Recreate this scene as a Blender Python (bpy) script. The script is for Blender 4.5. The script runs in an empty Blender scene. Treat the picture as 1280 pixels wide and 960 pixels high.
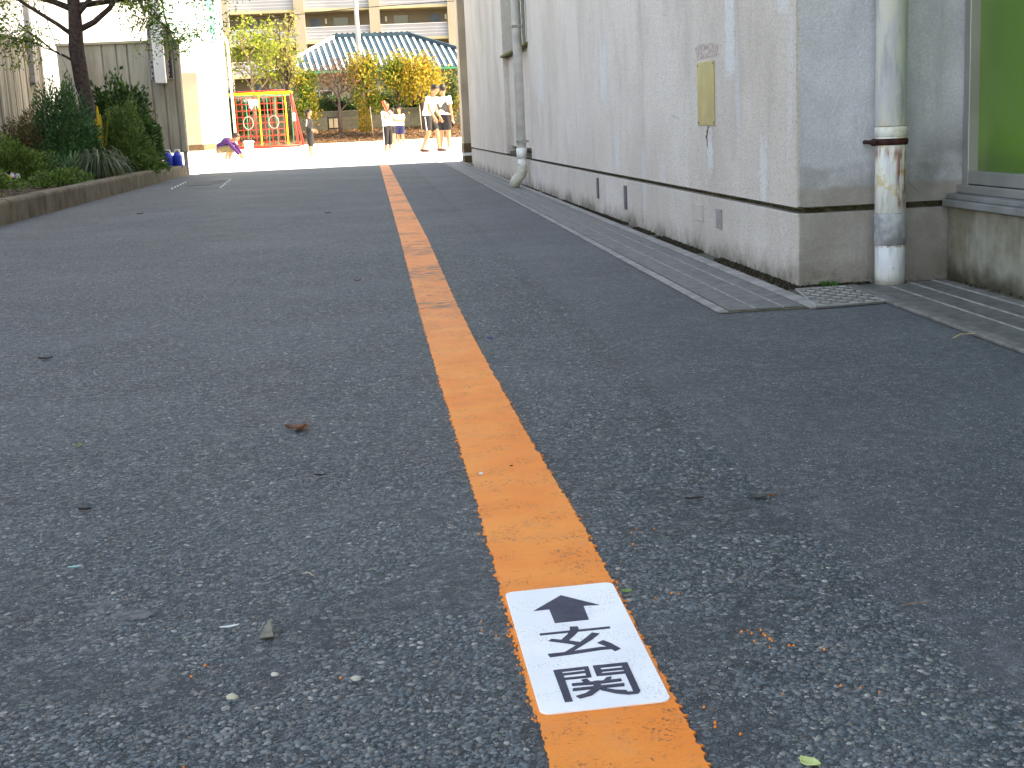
import bpy, bmesh, math, random
from mathutils import Vector, Matrix, noise as mnoise
R=math.radians; PI=math.pi; V=Vector
rnd=random.Random(7)
sc=bpy.context.scene; col=sc.collection

# ------------------------------------------------------------------ metadata
def tag(o,label=None,cat=None,group=None,kind=None):
    if label: o['label']=label
    if cat: o['category']=cat
    if group: o['group']=group
    if kind: o['kind']=kind
    return o
def empty(name,loc=(0,0,0),rz=0,label=None,cat=None,group=None):
    o=bpy.data.objects.new(name,None); col.objects.link(o); o.location=loc; o.rotation_euler=(0,0,rz)
    o.empty_display_size=.1
    return tag(o,label,cat,group)
def copy_tree(o,parent=None):
    c=o.copy(); col.objects.link(c)
    if parent: c.parent=parent
    for ch in list(o.children): copy_tree(ch,c)
    return c

# ------------------------------------------------------------------ mesh builder
class MB:
    def __init__(s): s.v=[]; s.f=[]; s.m=[]; s.sm=[]; s.cur=0; s.smooth=False
    def add(s,vs,fs):
        b=len(s.v); s.v+= [tuple(p) for p in vs]
        for f in fs: s.f.append([b+i for i in f]); s.m.append(s.cur); s.sm.append(s.smooth)
        return s
    def box(s,x0,y0,z0,x1,y1,z1):
        x0,x1=sorted((x0,x1));y0,y1=sorted((y0,y1));z0,z1=sorted((z0,z1))
        return s.add([(x0,y0,z0),(x1,y0,z0),(x1,y1,z0),(x0,y1,z0),(x0,y0,z1),(x1,y0,z1),(x1,y1,z1),(x0,y1,z1)],
          [(0,3,2,1),(4,5,6,7),(0,1,5,4),(1,2,6,5),(2,3,7,6),(3,0,4,7)])
    def bar(s,a,b,w,h,up=(0,0,1)):
        a=V(a);b=V(b);d=(b-a).normalized();u=V(up)
        if abs(d.dot(u))>.99:u=V((0,1,0))
        r=d.cross(u).normalized();u=r.cross(d)
        vs=[p+r*i*w/2+u*j*h/2 for p in(a,b) for i,j in((-1,-1),(1,-1),(1,1),(-1,1))]
        return s.add(vs,[(0,1,2,3),(7,6,5,4),(0,4,5,1),(1,5,6,2),(2,6,7,3),(3,7,4,0)])
    def tube(s,pts,rad,n=10,cap=True,ex=1,ey=1):
        pts=[V(p) for p in pts]
        if not hasattr(rad,'__len__'): rad=[rad]*len(pts)
        vs=[];fs=[];ref=None
        for i,p in enumerate(pts):
            d=(pts[min(i+1,len(pts)-1)]-pts[max(i-1,0)])
            d=d.normalized() if d.length>1e-9 else V((0,0,1))
            if ref is None:
                ref=V((0,1,0)) if abs(d.y)<.9 else V((1,0,0))
            r=(ref-d*ref.dot(d)).normalized(); ref=r; u=d.cross(r)
            for k in range(n):
                a=2*PI*k/n; vs.append(p+(r*math.cos(a)*ex+u*math.sin(a)*ey)*rad[i])
        for i in range(len(pts)-1):
            for k in range(n): fs.append((i*n+k,i*n+(k+1)%n,(i+1)*n+(k+1)%n,(i+1)*n+k))
        if cap: fs.append(tuple(range(n))[::-1]); fs.append(tuple((len(pts)-1)*n+k for k in range(n)))
        return s.add(vs,fs)
    def prism(s,poly,z0,z1):
        n=len(poly)
        a=sum(poly[i][0]*poly[(i+1)%n][1]-poly[(i+1)%n][0]*poly[i][1] for i in range(n))
        if a<0: poly=poly[::-1]
        vs=[(x,y,z0) for x,y in poly]+[(x,y,z1) for x,y in poly]
        return s.add(vs,[tuple(range(n))[::-1],tuple(range(n,2*n))]+[(i,(i+1)%n,n+(i+1)%n,n+i) for i in range(n)])
    def ball(s,c,r,seg=12,rings=8):
        c=V(c); r=r if hasattr(r,'__len__') else (r,r,r)
        vs=[c+V((0,0,r[2]))];fs=[]
        for i in range(1,rings):
            t=PI*i/rings
            for k in range(seg):
                a=2*PI*k/seg; vs.append(c+V((r[0]*math.sin(t)*math.cos(a),r[1]*math.sin(t)*math.sin(a),r[2]*math.cos(t))))
        vs.append(c-V((0,0,r[2])))
        for k in range(seg): fs.append((0,1+k,1+(k+1)%seg))
        for i in range(rings-2):
            for k in range(seg):
                a=1+i*seg+k;b=1+i*seg+(k+1)%seg; fs.append((a,a+seg,b+seg,b))
        L=len(vs)-1;q=1+(rings-2)*seg
        for k in range(seg): fs.append((L,q+(k+1)%seg,q+k))
        return s.add(vs,fs)
    def leaf(s,p,L,W,rot=None,curl=.15):
        # small diamond leaf, folded along its rib
        if rot is None:
            d=V((rnd.gauss(0,1),rnd.gauss(0,1),rnd.gauss(0,1))).normalized()
        else: d=V(rot).normalized()
        q=V((rnd.gauss(0,1),rnd.gauss(0,1),rnd.gauss(0,1)))
        r=d.cross(q).normalized();n=d.cross(r);p=V(p)
        return s.add([p,p+d*L*.45+r*W/2+n*L*curl,p+d*L,p+d*L*.45-r*W/2+n*L*curl],[(0,1,2,3)])
    def mesh(s,name,mats):
        me=bpy.data.meshes.new(name); me.from_pydata(s.v,[],s.f); me.update()
        for m in (mats if isinstance(mats,(list,tuple)) else [mats]): me.materials.append(m)
        me.polygons.foreach_set('material_index',s.m); me.polygons.foreach_set('use_smooth',s.sm)
        return me
    def build(s,name,mats,parent=None,bevel=0,label=None,cat=None,group=None,kind=None,loc=None,seg=2):
        o=bpy.data.objects.new(name,s.mesh(name,mats)); col.objects.link(o)
        if parent is not None: o.parent=parent
        if loc is not None: o.location=loc
        if bevel:
            m=o.modifiers.new('bevel','BEVEL'); m.width=bevel; m.segments=seg; m.limit_method='ANGLE'; m.angle_limit=R(40)
        return tag(o,label,cat,group,kind)
def smooth(): 
    m=MB(); m.smooth=True; return m

# ------------------------------------------------------------------ materials
class G:
    def __init__(s,name,rough=.8,spec=.3,color=(.5,.5,.5)):
        s.mat=bpy.data.materials.new(name); s.mat.use_nodes=True; s.nt=s.mat.node_tree
        s.b=s.nt.nodes['Principled BSDF']; s.b.inputs['Roughness'].default_value=rough
        s.b.inputs['Specular IOR Level'].default_value=spec; s.b.inputs['Base Color'].default_value=(*color,1)
        s.tc=s.nt.nodes.new('ShaderNodeTexCoord'); s.o=s.tc.outputs['Object']
    def n(s,t): return s.nt.nodes.new('ShaderNode'+t)
    def l(s,a,b): s.nt.links.new(a,b)
    def put(s,sock,v):
        if isinstance(v,bpy.types.NodeSocket): s.l(v,sock)
        elif isinstance(v,(tuple,list)) and len(v)==3 and sock.type=='RGBA': sock.default_value=(*v,1)
        else: sock.default_value=v
    def map(s,sc=(1,1,1),loc=(0,0,0),rot=(0,0,0),src=None):
        m=s.n('Mapping'); s.l(src or s.o,m.inputs['Vector']); m.inputs['Scale'].default_value=sc
        m.inputs['Location'].default_value=loc; m.inputs['Rotation'].default_value=rot; return m.outputs[0]
    def noise(s,scale,det=3,v=None,rough=.5,dist=0):
        x=s.n('TexNoise'); s.l(v or s.o,x.inputs['Vector']); x.inputs['Scale'].default_value=scale
        x.inputs['Detail'].default_value=det; x.inputs['Roughness'].default_value=rough; x.inputs['Distortion'].default_value=dist
        return x.outputs['Fac']
    def vor(s,scale,v=None,feat='F1',rand=1):
        x=s.n('TexVoronoi'); x.feature=feat; s.l(v or s.o,x.inputs['Vector']); x.inputs['Scale'].default_value=scale
        x.inputs['Randomness'].default_value=rand; return x
    def math(s,op,a,b=0,c=0,clamp=False):
        x=s.n('Math'); x.operation=op; x.use_clamp=clamp; s.put(x.inputs[0],a); s.put(x.inputs[1],b); s.put(x.inputs[2],c); return x.outputs[0]
    def ramp(s,f,st,interp='LINEAR'):
        x=s.n('ValToRGB'); cr=x.color_ramp; cr.interpolation=interp; s.l(f,x.inputs[0])
        while len(cr.elements)<len(st): cr.elements.new(.5)
        for e,(p,c) in zip(cr.elements,st):
            e.position=p; e.color=(*c,1) if hasattr(c,'__len__') else (c,c,c,1)
        return x.outputs[0]
    def mix(s,f,a,b,mode='MIX'):
        x=s.n('Mix'); x.data_type='RGBA'; x.blend_type=mode; s.put(x.inputs[0],f); s.put(x.inputs[6],a); s.put(x.inputs[7],b); return x.outputs[2]
    def smooth(s,v,a,b):  # map range a..b -> 0..1
        x=s.n('MapRange'); x.interpolation_type='SMOOTHSTEP'; s.put(x.inputs[0],v); x.inputs[1].default_value=a; x.inputs[2].default_value=b; return x.outputs[0]
    def xyz(s,src=None):
        x=s.n('SeparateXYZ'); s.l(src or s.o,x.inputs[0]); return x.outputs
    def bump(s,h,strength=.5,dist=.01,nrm=None):
        x=s.n('Bump'); x.inputs['Strength'].default_value=strength; x.inputs['Distance'].default_value=dist; s.l(h,x.inputs['Height'])
        if nrm: s.l(nrm,x.inputs['Normal'])
        return x.outputs[0]
    def base(s,c): s.put(s.b.inputs['Base Color'],c); return s
    def nrm(s,n): s.l(n,s.b.inputs['Normal']); return s
    def rand(s): x=s.n('NewGeometry'); return x.outputs['Random Per Island']
    def rough(s,v): s.put(s.b.inputs['Roughness'],v); return s

def plain(name,c,rough=.7,var=.12,scale=8,bump=0,metal=0,spec=.3):
    g=G(name,rough,spec); f=g.noise(scale,4)
    a=tuple(x*(1-var) for x in c); b=tuple(min(1,x*(1+var)) for x in c)
    g.base(g.mix(g.smooth(f,.3,.7),a,b)); g.b.inputs['Metallic'].default_value=metal
    if bump: g.nrm(g.bump(g.noise(scale*12,3),.5,bump))
    return g.mat
def leafmat(name,stops,trans=.35,rough=.55):
    g=G(name,rough,.35); c=g.ramp(g.rand(),stops)
    g.base(c)
    t=g.n('BsdfTranslucent'); g.l(g.mix(.5,c,(.6,.8,.1),'MULTIPLY') if False else c,t.inputs['Color'])
    m=g.n('MixShader'); m.inputs[0].default_value=trans; g.l(g.b.outputs[0],m.inputs[1]); g.l(t.outputs[0],m.inputs[2])
    g.l(m.outputs[0],g.nt.nodes['Material Output'].inputs['Surface'])
    return g.mat

def asphalt():
    g=G('asphalt',.82,.3)
    X,Y,Z=g.xyz()
    wob=g.noise(14,3); wx=g.math('ADD',X,g.math('MULTIPLY',g.math('SUBTRACT',wob,.5),.07))
    right=g.smooth(wx,.585,.61)                       # newer, finer laying to the right of the seam
    # warp so that stones are not round cells
    nz=g.n('TexNoise'); g.l(g.o,nz.inputs['Vector']); nz.inputs['Scale'].default_value=160; nz.inputs['Detail'].default_value=2
    va=g.n('VectorMath'); va.operation='MULTIPLY_ADD'; g.l(nz.outputs['Color'],va.inputs[0]); va.inputs[1].default_value=(.006,.006,.006); g.l(g.o,va.inputs[2])
    W=va.outputs[0]
    flat=g.n('VectorMath'); flat.operation='MULTIPLY'; g.l(W,flat.inputs[0]); flat.inputs[1].default_value=(1,1,0)
    F=flat.outputs[0]
    a=g.vor(125,F); b=g.vor(250,F); e=g.vor(125,F,'DISTANCE_TO_EDGE'); e2=g.vor(250,F,'DISTANCE_TO_EDGE')
    ca=g.xyz(a.outputs['Color']); cb=g.xyz(b.outputs['Color'])
    pal=[(0,(.022,.031,.036)),(.2,(.045,.062,.070)),(.4,(.078,.102,.115)),(.56,(.11,.132,.145)),(.70,(.165,.145,.130)),(.82,(.092,.138,.155)),(.91,(.20,.20,.19)),(.98,(.27,.265,.25)),(1,(.38,.37,.34))]
    pal2=[(0,(.018,.026,.032)),(.3,(.044,.056,.065)),(.6,(.094,.108,.12)),(.8,(.16,.165,.175)),(.92,(.25,.25,.25)),(.98,(.45,.45,.45)),(1,(.75,.74,.70))]
    c1=g.ramp(ca[0],pal); c2=g.ramp(cb[0],pal2)
    big=g.smooth(ca[1],.30,.38)                         # only some cells show a large stone face
    big=g.math('MULTIPLY',big,g.smooth(e.outputs['Distance'],.02,.13))
    big=g.math('MULTIPLY',big,g.math('SUBTRACT',1,g.math('MULTIPLY',right,.82)))
    tar=(.017,.025,.029)
    fine=g.mix(g.smooth(e2.outputs['Distance'],.01,.18),tar,c2)
    grit=g.smooth(g.noise(900,2),.66,.78)
    fine=g.mix(g.math('MULTIPLY',grit,.6),fine,(.17,.18,.19))
    # areas clogged with fines, areas rich in stone
    area=g.smooth(g.noise(3.2,5,rough=.6),.38,.62)
    fine=g.mix(g.math('MULTIPLY',g.math('SUBTRACT',1,area),.5),fine,tar)
    c=g.mix(big,fine,c1)
    # dark bitumen smear along the seam
    seam=g.math('SUBTRACT',1,g.smooth(g.math('ABSOLUTE',g.math('SUBTRACT',wx,.565)),.0,.055))
    seam=g.math('MULTIPLY',seam,g.smooth(g.noise(9,3),.3,.6))
    c=g.mix(g.math('MULTIPLY',seam,.6),c,(.035,.045,.05))
    c=g.mix(g.math('MULTIPLY',right,.22),c,(.15,.15,.165))
    # large wear: paler wheel dust, darker damp patches, streaks across
    dust=g.smooth(g.noise(.9,5,rough=.62),.42,.7)
    c=g.mix(g.math('MULTIPLY',dust,.38),c,(.155,.165,.178))
    st=g.smooth(g.noise(1.0,5,v=g.map((.6,3.2,1)),rough=.65),.50,.72)
    c=g.mix(g.math('MULTIPLY',st,.30),c,(.075,.085,.098))
    # white stone flecks
    fl=g.vor(62,F); fc=g.xyz(fl.outputs['Color'])
    m=g.math('MULTIPLY',g.math('GREATER_THAN',fc[0],.965),g.math('LESS_THAN',fl.outputs['Distance'],g.math('MULTIPLY',fc[1],.17)))
    c=g.mix(g.math('MULTIPLY',m,.35),c,(.34,.34,.33))
    # transverse laying joint far down the drive
    jt=g.math('SUBTRACT',1,g.smooth(g.math('ABSOLUTE',g.math('SUBTRACT',Y,g.math('ADD',16.3,g.math('MULTIPLY',wob,.1)))),.02,.07))
    c=g.mix(g.math('MULTIPLY',jt,.6),c,(.025,.03,.035))
    gl=g.noise(38,5,rough=.8); gm=g.noise(11,4,v=g.map((1,.45,1)),rough=.75)  # light and dark grain put into the colour for distant stones catching light
    c=g.mix(g.math('MULTIPLY',g.smooth(gl,.52,.64),.46),c,(.22,.228,.236))
    c=g.mix(g.math('MULTIPLY',g.math('SUBTRACT',1,g.smooth(gl,.38,.48)),.55),c,(.045,.052,.062))
    c=g.mix(g.math('MULTIPLY',g.smooth(gm,.56,.68),.22),c,(.23,.235,.245))
    c=g.mix(g.math('MULTIPLY',g.math('SUBTRACT',1,g.smooth(gm,.34,.46)),.25),c,(.06,.067,.077))
    vf=g.vor(24,F); vc=g.xyz(vf.outputs['Color'])
    mm=g.math('MULTIPLY',g.math('GREATER_THAN',vc[0],.80),g.math('LESS_THAN',vf.outputs['Distance'],g.math('MULTIPLY',vc[1],.16)))
    c=g.mix(g.math('MULTIPLY',g.math('MULTIPLY',mm,g.smooth(Y,3,5)),.7),c,(.42,.42,.42))  # pale flecks farther off, painted as glints on the stones
    g.base(c)
    h=g.math('MULTIPLY',big,.55)
    h=g.math('ADD',h,g.math('MULTIPLY',g.smooth(e2.outputs['Distance'],0,.3),.42))
    h=g.math('ADD',h,g.math('MULTIPLY',g.noise(700,3),.28))
    h=g.math('ADD',h,g.math('MULTIPLY',ca[2],.5))
    g.nrm(g.bump(h,.9,.0038))
    g.rough(g.ramp(g.noise(300,2),[(.3,.48),(.7,.8)]))
    return g.mat

def orange_paint():
    g=G('orange_road_paint',.62,.35)
    X,Y,Z=g.xyz()
    c=g.mix(g.smooth(g.noise(6,4),.3,.7),(.95,.245,.028),(.98,.31,.05))
    # brush-like ridges across the line
    rid=g.noise(1,4,v=g.map((14,190,1)),rough=.7,dist=.6)
    c=g.mix(g.math('MULTIPLY',g.smooth(rid,.55,.8),.45),c,(.62,.15,.018))
    # wear: more of it between 3.5 and 12 metres, where wheels cross
    far=g.smooth(Y,3.0,4.6)
    wn=g.noise(1,6,v=g.map((9,26,1)),rough=.75,dist=1.2)
    patch=g.noise(1.4,3)
    thr=g.math('SUBTRACT',.735,g.math('ADD',g.math('MULTIPLY',far,.12),g.math('MULTIPLY',g.smooth(patch,.46,.62),.13)))
    wear=g.smooth(g.math('SUBTRACT',wn,thr),0,.06)
    sp=g.noise(260,3,rough=.7); spk=g.math('MULTIPLY',g.smooth(sp,.57,.63),g.smooth(g.noise(14,4,rough=.7),.46,.60))
    sp2=g.math('MULTIPLY',g.math('MULTIPLY',g.smooth(g.noise(120,4,v=g.map((.6,1.4,1)),rough=.75),.52,.60),g.smooth(g.noise(5,4,rough=.7),.46,.60)),far)
    w=g.math('MAXIMUM',wear,g.math('MAXIMUM',g.math('MULTIPLY',spk,.9),g.math('MULTIPLY',sp2,.75)))
    c=g.mix(g.math('MULTIPLY',w,.85),c,(.075,.07,.07))
    dust=g.smooth(g.noise(22,4),.5,.8)
    c=g.mix(g.math('MULTIPLY',far,.18),c,(.55,.33,.22))
    c=g.mix(g.math('MULTIPLY',dust,.18),c,(.42,.25,.16))
    g.base(c)
    h=g.math('ADD',g.math('MULTIPLY',g.noise(260,4,rough=.65),.8),g.math('MULTIPLY',rid,.9))
    h=g.math('SUBTRACT',h,g.math('MULTIPLY',w,.9))
    g.nrm(g.bump(h,.9,.0018)); return g.mat

def wall_mat(name,a=(.66,.57,.505),b=(.77,.685,.62),axis=1,grime=.9,patch=False):
    g=G(name,.9,.2)
    X,Y,Z=g.xyz()
    c=g.mix(g.smooth(g.noise(1.1,5,rough=.6),.35,.65),a,b)
    # rain streaks running down
    s1=g.noise(1,5,v=g.map((4.5,2.2,.7)),rough=.7,dist=.5); s2=g.noise(1,5,v=g.map((12,8,1.0)),rough=.65,dist=.4)
    c=g.mix(g.math('MULTIPLY',g.smooth(s1,.5,.74),.38),c,(.36,.30,.265))
    c=g.mix(g.math('MULTIPLY',g.smooth(s2,.55,.80),.26),c,(.36,.31,.28))
    # whiter filler runs with soft edges
    s3=g.noise(1,3,v=g.map((4.5,3.2,.8),loc=(3,7,1)),rough=.5,dist=.3)
    c=g.mix(g.math('MULTIPLY',g.smooth(s3,.66,.71),.5),c,(.68,.68,.69))
    zn=g.math('ADD',Z,g.math('MULTIPLY',g.math('SUBTRACT',g.noise(22,4),.5),.16)); yn=g.math('ADD',Y,g.math('MULTIPLY',g.math('SUBTRACT',g.noise(26,4),.5),.10))
    for (yc,hw,za,zb,k) in ((5.30,.085,.74,1.4,.75),(4.86,.055,.28,.50,.6),(8.25,.13,.70,1.02,.7),(7.85,.09,.30,.52,.6),(5.64,.05,.36,.52,.7),(11.3,.2,.75,1.1,.5),(6.6,.06,.25,.40,.35),(4.60,.08,.93,1.2,.6),(9.8,.10,.42,.62,.4)):
        mk_=g.math('MULTIPLY',g.math('SUBTRACT',1,g.smooth(g.math('ABSOLUTE',g.math('SUBTRACT',yn,yc)),hw*.6,hw)),g.math('MULTIPLY',g.smooth(zn,za-.04,za+.04),g.math('SUBTRACT',1,g.smooth(zn,zb-.06,zb+.06))))
        c=g.mix(g.math('MULTIPLY',mk_,k),c,(.76,.755,.765))
    # sandy grain of the sprayed coating
    gr=g.noise(130,4,rough=.75)
    c=g.mix(g.math('MULTIPLY',g.smooth(gr,.50,.64),.58),c,(.27,.23,.205),'MIX')
    if patch:  # end face: repainted cooler above, bare below
        zz=g.math('ADD',Z,g.math('MULTIPLY',g.math('SUBTRACT',g.noise(9,4),.5),.05))
        xx=g.math('ADD',X,g.math('MULTIPLY',g.math('SUBTRACT',g.noise(12,3),.5),.01))
        up=g.smooth(zz,.325,.345)
        low=g.mix(g.smooth(g.noise(7,5),.35,.65),(.34,.295,.26),(.44,.395,.36))
        band=g.mix(g.smooth(g.noise(16,5),.35,.65),(.42,.41,.42),(.56,.56,.59))
        hi=g.mix(g.smooth(g.noise(6,5),.35,.65),(.60,.60,.64),(.70,.705,.74))
        cc=g.mix(g.smooth(zz,.39,.42),band,hi); cc=g.mix(up,low,cc)
        cc=g.mix(g.math('MULTIPLY',g.smooth(s1,.5,.72),.45),cc,(.27,.25,.23))
        cc=g.mix(g.math('MULTIPLY',g.smooth(gr,.36,.6),.24),cc,(.22,.21,.2))
        dark=g.math('MULTIPLY',g.math('MULTIPLY',g.smooth(xx,1.72,1.90),g.math('SUBTRACT',1,g.math('MULTIPLY',g.smooth(zz,.34,.62),.75))),g.smooth(g.noise(5,4),.25,.6))
        cc=g.mix(g.math('MULTIPLY',dark,.75),cc,(.16,.145,.13))
        # only on the face turned to the road end, never on the long side
        c=g.mix(g.math('MULTIPLY',g.smooth(xx,1.412,1.424),g.math('SUBTRACT',1,g.smooth(Y,4.7,4.9))),c,cc)
    # dirt thrown up at the foot
    zz=g.math('SUBTRACT',Z,g.math('MULTIPLY',g.noise(11,5,rough=.65),.13))
    ft=g.math('SUBTRACT',1,g.smooth(zz,-.065,.055))
    c=g.mix(g.math('MULTIPLY',g.math('MULTIPLY',ft,grime),g.smooth(g.noise(3,4),.25,.7)),c,(.16,.13,.10))
    ft2=g.math('MULTIPLY',g.math('SUBTRACT',1,g.smooth(zz,-.08,-.01)),g.smooth(g.noise(25,3),.45,.6))
    c=g.mix(g.math('MULTIPLY',ft2,.6),c,(.045,.05,.022))
    # hairline cracks
    ck=g.vor(2.3,g.map((1,1,.8)),'DISTANCE_TO_EDGE')
    nn=g.noise(5,5); 
    crk=g.math('MULTIPLY',g.math('LESS_THAN',g.math('ADD',ck.outputs['Distance'],g.math('MULTIPLY',g.math('ABSOLUTE',g.math('SUBTRACT',nn,.5)),.05)),.0032),g.math('GREATER_THAN',g.noise(1.2,2),.56))
    c=g.mix(g.math('MULTIPLY',crk,.55),c,(.16,.14,.13))
    g.base(c)
    h=g.math('ADD',g.math('MULTIPLY',gr,1),g.math('MULTIPLY',g.noise(60,3),.6))
    g.nrm(g.bump(h,.9,.005)); return g.mat

M={}
def mk():
    M['asphalt']=asphalt(); M['orange']=orange_paint()
    M['wall']=wall_mat('weathered_render',patch=True)
    M['plinth']=wall_mat('plinth_render',(.60,.525,.465),(.72,.645,.59),patch=True)
    # low wall of the near block, green-brown stains
    g=G('stained_concrete',.9,.2); X,Y,Z=g.xyz()
    c=g.mix(g.smooth(g.noise(4,6,rough=.65),.35,.65),(.20,.175,.125),(.33,.31,.26))
    s=g.noise(1,5,v=g.map((10,14,1.6)),rough=.6); c=g.mix(g.math('MULTIPLY',g.smooth(s,.5,.7),.6),c,(.115,.10,.065))
    s=g.noise(1,3,v=g.map((16,16,5),loc=(2,5,0)),rough=.7); c=g.mix(g.math('MULTIPLY',g.smooth(s,.66,.72),.7),c,(.55,.55,.5))
    z=g.math('SUBTRACT',Z,g.math('MULTIPLY',g.noise(11,5),.12)); c=g.mix(g.math('SUBTRACT',1,g.smooth(z,-.05,.03)),c,(.07,.06,.04))
    g.base(c).nrm(g.bump(g.noise(120,4,rough=.7),.7,.004)); M['stain']=g.mat
    M['groove']=plain('dark_groove',(.085,.075,.045),.95,.5,30,.003)  # dark brown for the groove, its lip and the strips under the gratings
    M['sillmoss']=plain('mossy_sill',(.16,.15,.055),.9,.35,14,.003)
    M['sill']=plain('grey_sill',(.19,.19,.185),.7,.15,10,.001)
    M['alu']=plain('aluminium_frame',(.36,.355,.34),.42,.08,9,0,.55,.5)
    M['darkgap']=plain('dark_gap',(.02,.02,.02),.9)
    # downpipe paint: cream and bluish-white, rust bleeding under the clamp
    g=G('pipe_paint',.5,.4); X,Y,Z=g.xyz()
    c=g.mix(g.smooth(g.noise(5,5,v=g.map((3,3,1)),rough=.6),.38,.62),(.62,.63,.67),(.76,.74,.67))
    side=g.noise(1,4,v=g.map((34,34,5)),rough=.6)
    c=g.mix(g.math('MULTIPLY',g.smooth(side,.5,.68),.6),c,(.34,.37,.43))
    yel=g.math('MULTIPLY',g.smooth(g.noise(22,4,rough=.7),.5,.62),g.math('SUBTRACT',1,g.smooth(g.math('ABSOLUTE',g.math('SUBTRACT',Z,.40)),.05,.22)))
    c=g.mix(g.math('MULTIPLY',yel,.8),c,(.62,.50,.25))
    rz=g.math('SUBTRACT',1,g.smooth(g.math('ABSOLUTE',g.math('SUBTRACT',Z,.36)),.07,.12))
    rn=g.noise(1,5,v=g.map((48,48,6)),rough=.65)
    rx=g.math('SUBTRACT',1,g.smooth(g.math('ABSOLUTE',g.math('SUBTRACT',X,1.728)),.012,.026))
    rust=g.math('MULTIPLY',g.math('MULTIPLY',rz,g.smooth(rn,.40,.54)),g.math('MAXIMUM',g.math('MULTIPLY',rx,.95),g.smooth(Z,.405,.45)))
    c=g.mix(rust,c,(.27,.065,.022))
    ring=g.math('SUBTRACT',1,g.smooth(g.math('ABSOLUTE',g.math('SUBTRACT',Z,.138)),.003,.009))
    c=g.mix(g.math('MULTIPLY',g.math('MULTIPLY',ring,g.smooth(g.noise(60,3),.4,.6)),.8),c,(.30,.10,.035))
    chip=g.smooth(g.noise(45,5,v=g.map((1,1,.45)),rough=.7),.66,.69)
    c=g.mix(g.math('MULTIPLY',chip,.7),c,(.22,.17,.13))
    ft=g.math('SUBTRACT',1,g.smooth(g.math('SUBTRACT',Z,g.math('MULTIPLY',g.noise(30,3),.05)),-.02,.02)); c=g.mix(g.math('MULTIPLY',ft,.7),c,(.2,.17,.12))
    g.base(c).nrm(g.bump(g.noise(70,4),.35,.002)); M['pipe']=g.mat
    M['collar']=plain('zinc_collar',(.33,.33,.34),.6,.3,28,.001,0,.4)
    M['rust']=plain('rusty_iron',(.045,.014,.012),.8,.5,40,.002)
    M['pvc']=plain('grey_pvc_pipe',(.84,.82,.79),.5,.12,9)
    M['pvccream']=plain('cream_pvc_elbow',(.55,.52,.42),.55,.15,20)
    # brass plaque
    g=G('brass_plate',.38,.5); X,Y,Z=g.xyz(); c=g.mix(g.smooth(g.noise(7,4),.35,.65),(.27,.255,.10),(.36,.345,.15))
    c=g.mix(g.math('MULTIPLY',g.smooth(g.noise(1,4,v=g.map((60,60,2))),.5,.7),.3),c,(.25,.2,.08)); g.base(c); g.b.inputs['Metallic'].default_value=.45; M['brass']=g.mat
    # green glass / panel
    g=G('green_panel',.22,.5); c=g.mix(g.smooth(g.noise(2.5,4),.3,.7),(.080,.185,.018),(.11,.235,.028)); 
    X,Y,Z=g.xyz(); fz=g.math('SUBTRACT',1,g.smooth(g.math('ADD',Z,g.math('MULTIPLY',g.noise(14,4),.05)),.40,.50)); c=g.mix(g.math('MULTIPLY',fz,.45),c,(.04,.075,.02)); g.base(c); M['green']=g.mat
    M['glass']=plain('window_glass',(.03,.04,.03),.05,.1,3,0,0,.8)
    M['steel']=None
    g=G('galvanised_steel',.55,.4); X,Y,Z=g.xyz(); c=g.mix(g.smooth(g.noise(18,5,rough=.65),.35,.65),(.12,.118,.118),(.19,.188,.188)); c=g.mix(g.math('MULTIPLY',g.smooth(g.noise(60,4,rough=.7),.6,.7),.5),c,(.13,.08,.05)); g.base(c); g.b.inputs['Metallic'].default_value=.25; g.nrm(g.bump(g.noise(200,3),.4,.001)); M['steel']=g.mat
    M['steellight']=plain('steel_edge',(.33,.32,.30),.6,.22,25,.001,.2)
    M['steelmid']=plain('worn_steel',(.155,.145,.135),.65,.28,22,.001,.1)
    M['conc']=plain('concrete_edging',(.26,.245,.23),.9,.22,14,.003)
    g=G('kerb_concrete',.92,.2); oi=g.n('ObjectInfo'); c=g.mix(g.smooth(g.noise(5,6,rough=.65),.35,.65),(.095,.082,.058),(.175,.152,.112)); c=g.mix(g.math('MULTIPLY',oi.outputs['Random'],.35),c,(.06,.052,.035)); c=g.mix(g.math('MULTIPLY',g.smooth(g.noise(1,4,v=g.map((8,8,1))),.52,.7),.5),c,(.085,.075,.055)); g.base(c).nrm(g.bump(g.noise(90,4,rough=.7),.7,.006)); M['kerb']=g.mat
    M['soil']=plain('dark_soil',(.040,.028,.020),.95,.5,30,.02)
    g=G('sand_yard',.95,.1); c=g.mix(g.smooth(g.noise(.4,6),.35,.65),(.72,.715,.70),(.80,.795,.78)); g.base(c).nrm(g.bump(g.noise(60,4),.4,.01)); M['sand']=g.mat
    M['dirt']=plain('bare_earth',(.17,.12,.075),.95,.4,2,.03)
    g=G('board_concrete',.92,.15); X,Y,Z=g.xyz()
    s=g.noise(1,6,v=g.map((3,9,.5)),rough=.65); c=g.mix(g.smooth(s,.35,.65),(.22,.205,.165),(.44,.42,.36)); c=g.mix(g.math('MULTIPLY',g.smooth(g.noise(2,4),.45,.65),.4),c,(.34,.33,.30))
    s=g.noise(1,4,v=g.map((3,16,.3)),rough=.6); c=g.mix(g.math('MULTIPLY',g.smooth(s,.5,.65),.5),c,(.10,.09,.065)); g.base(c).nrm(g.bump(s,.5,.01)); M['board']=g.mat
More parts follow.
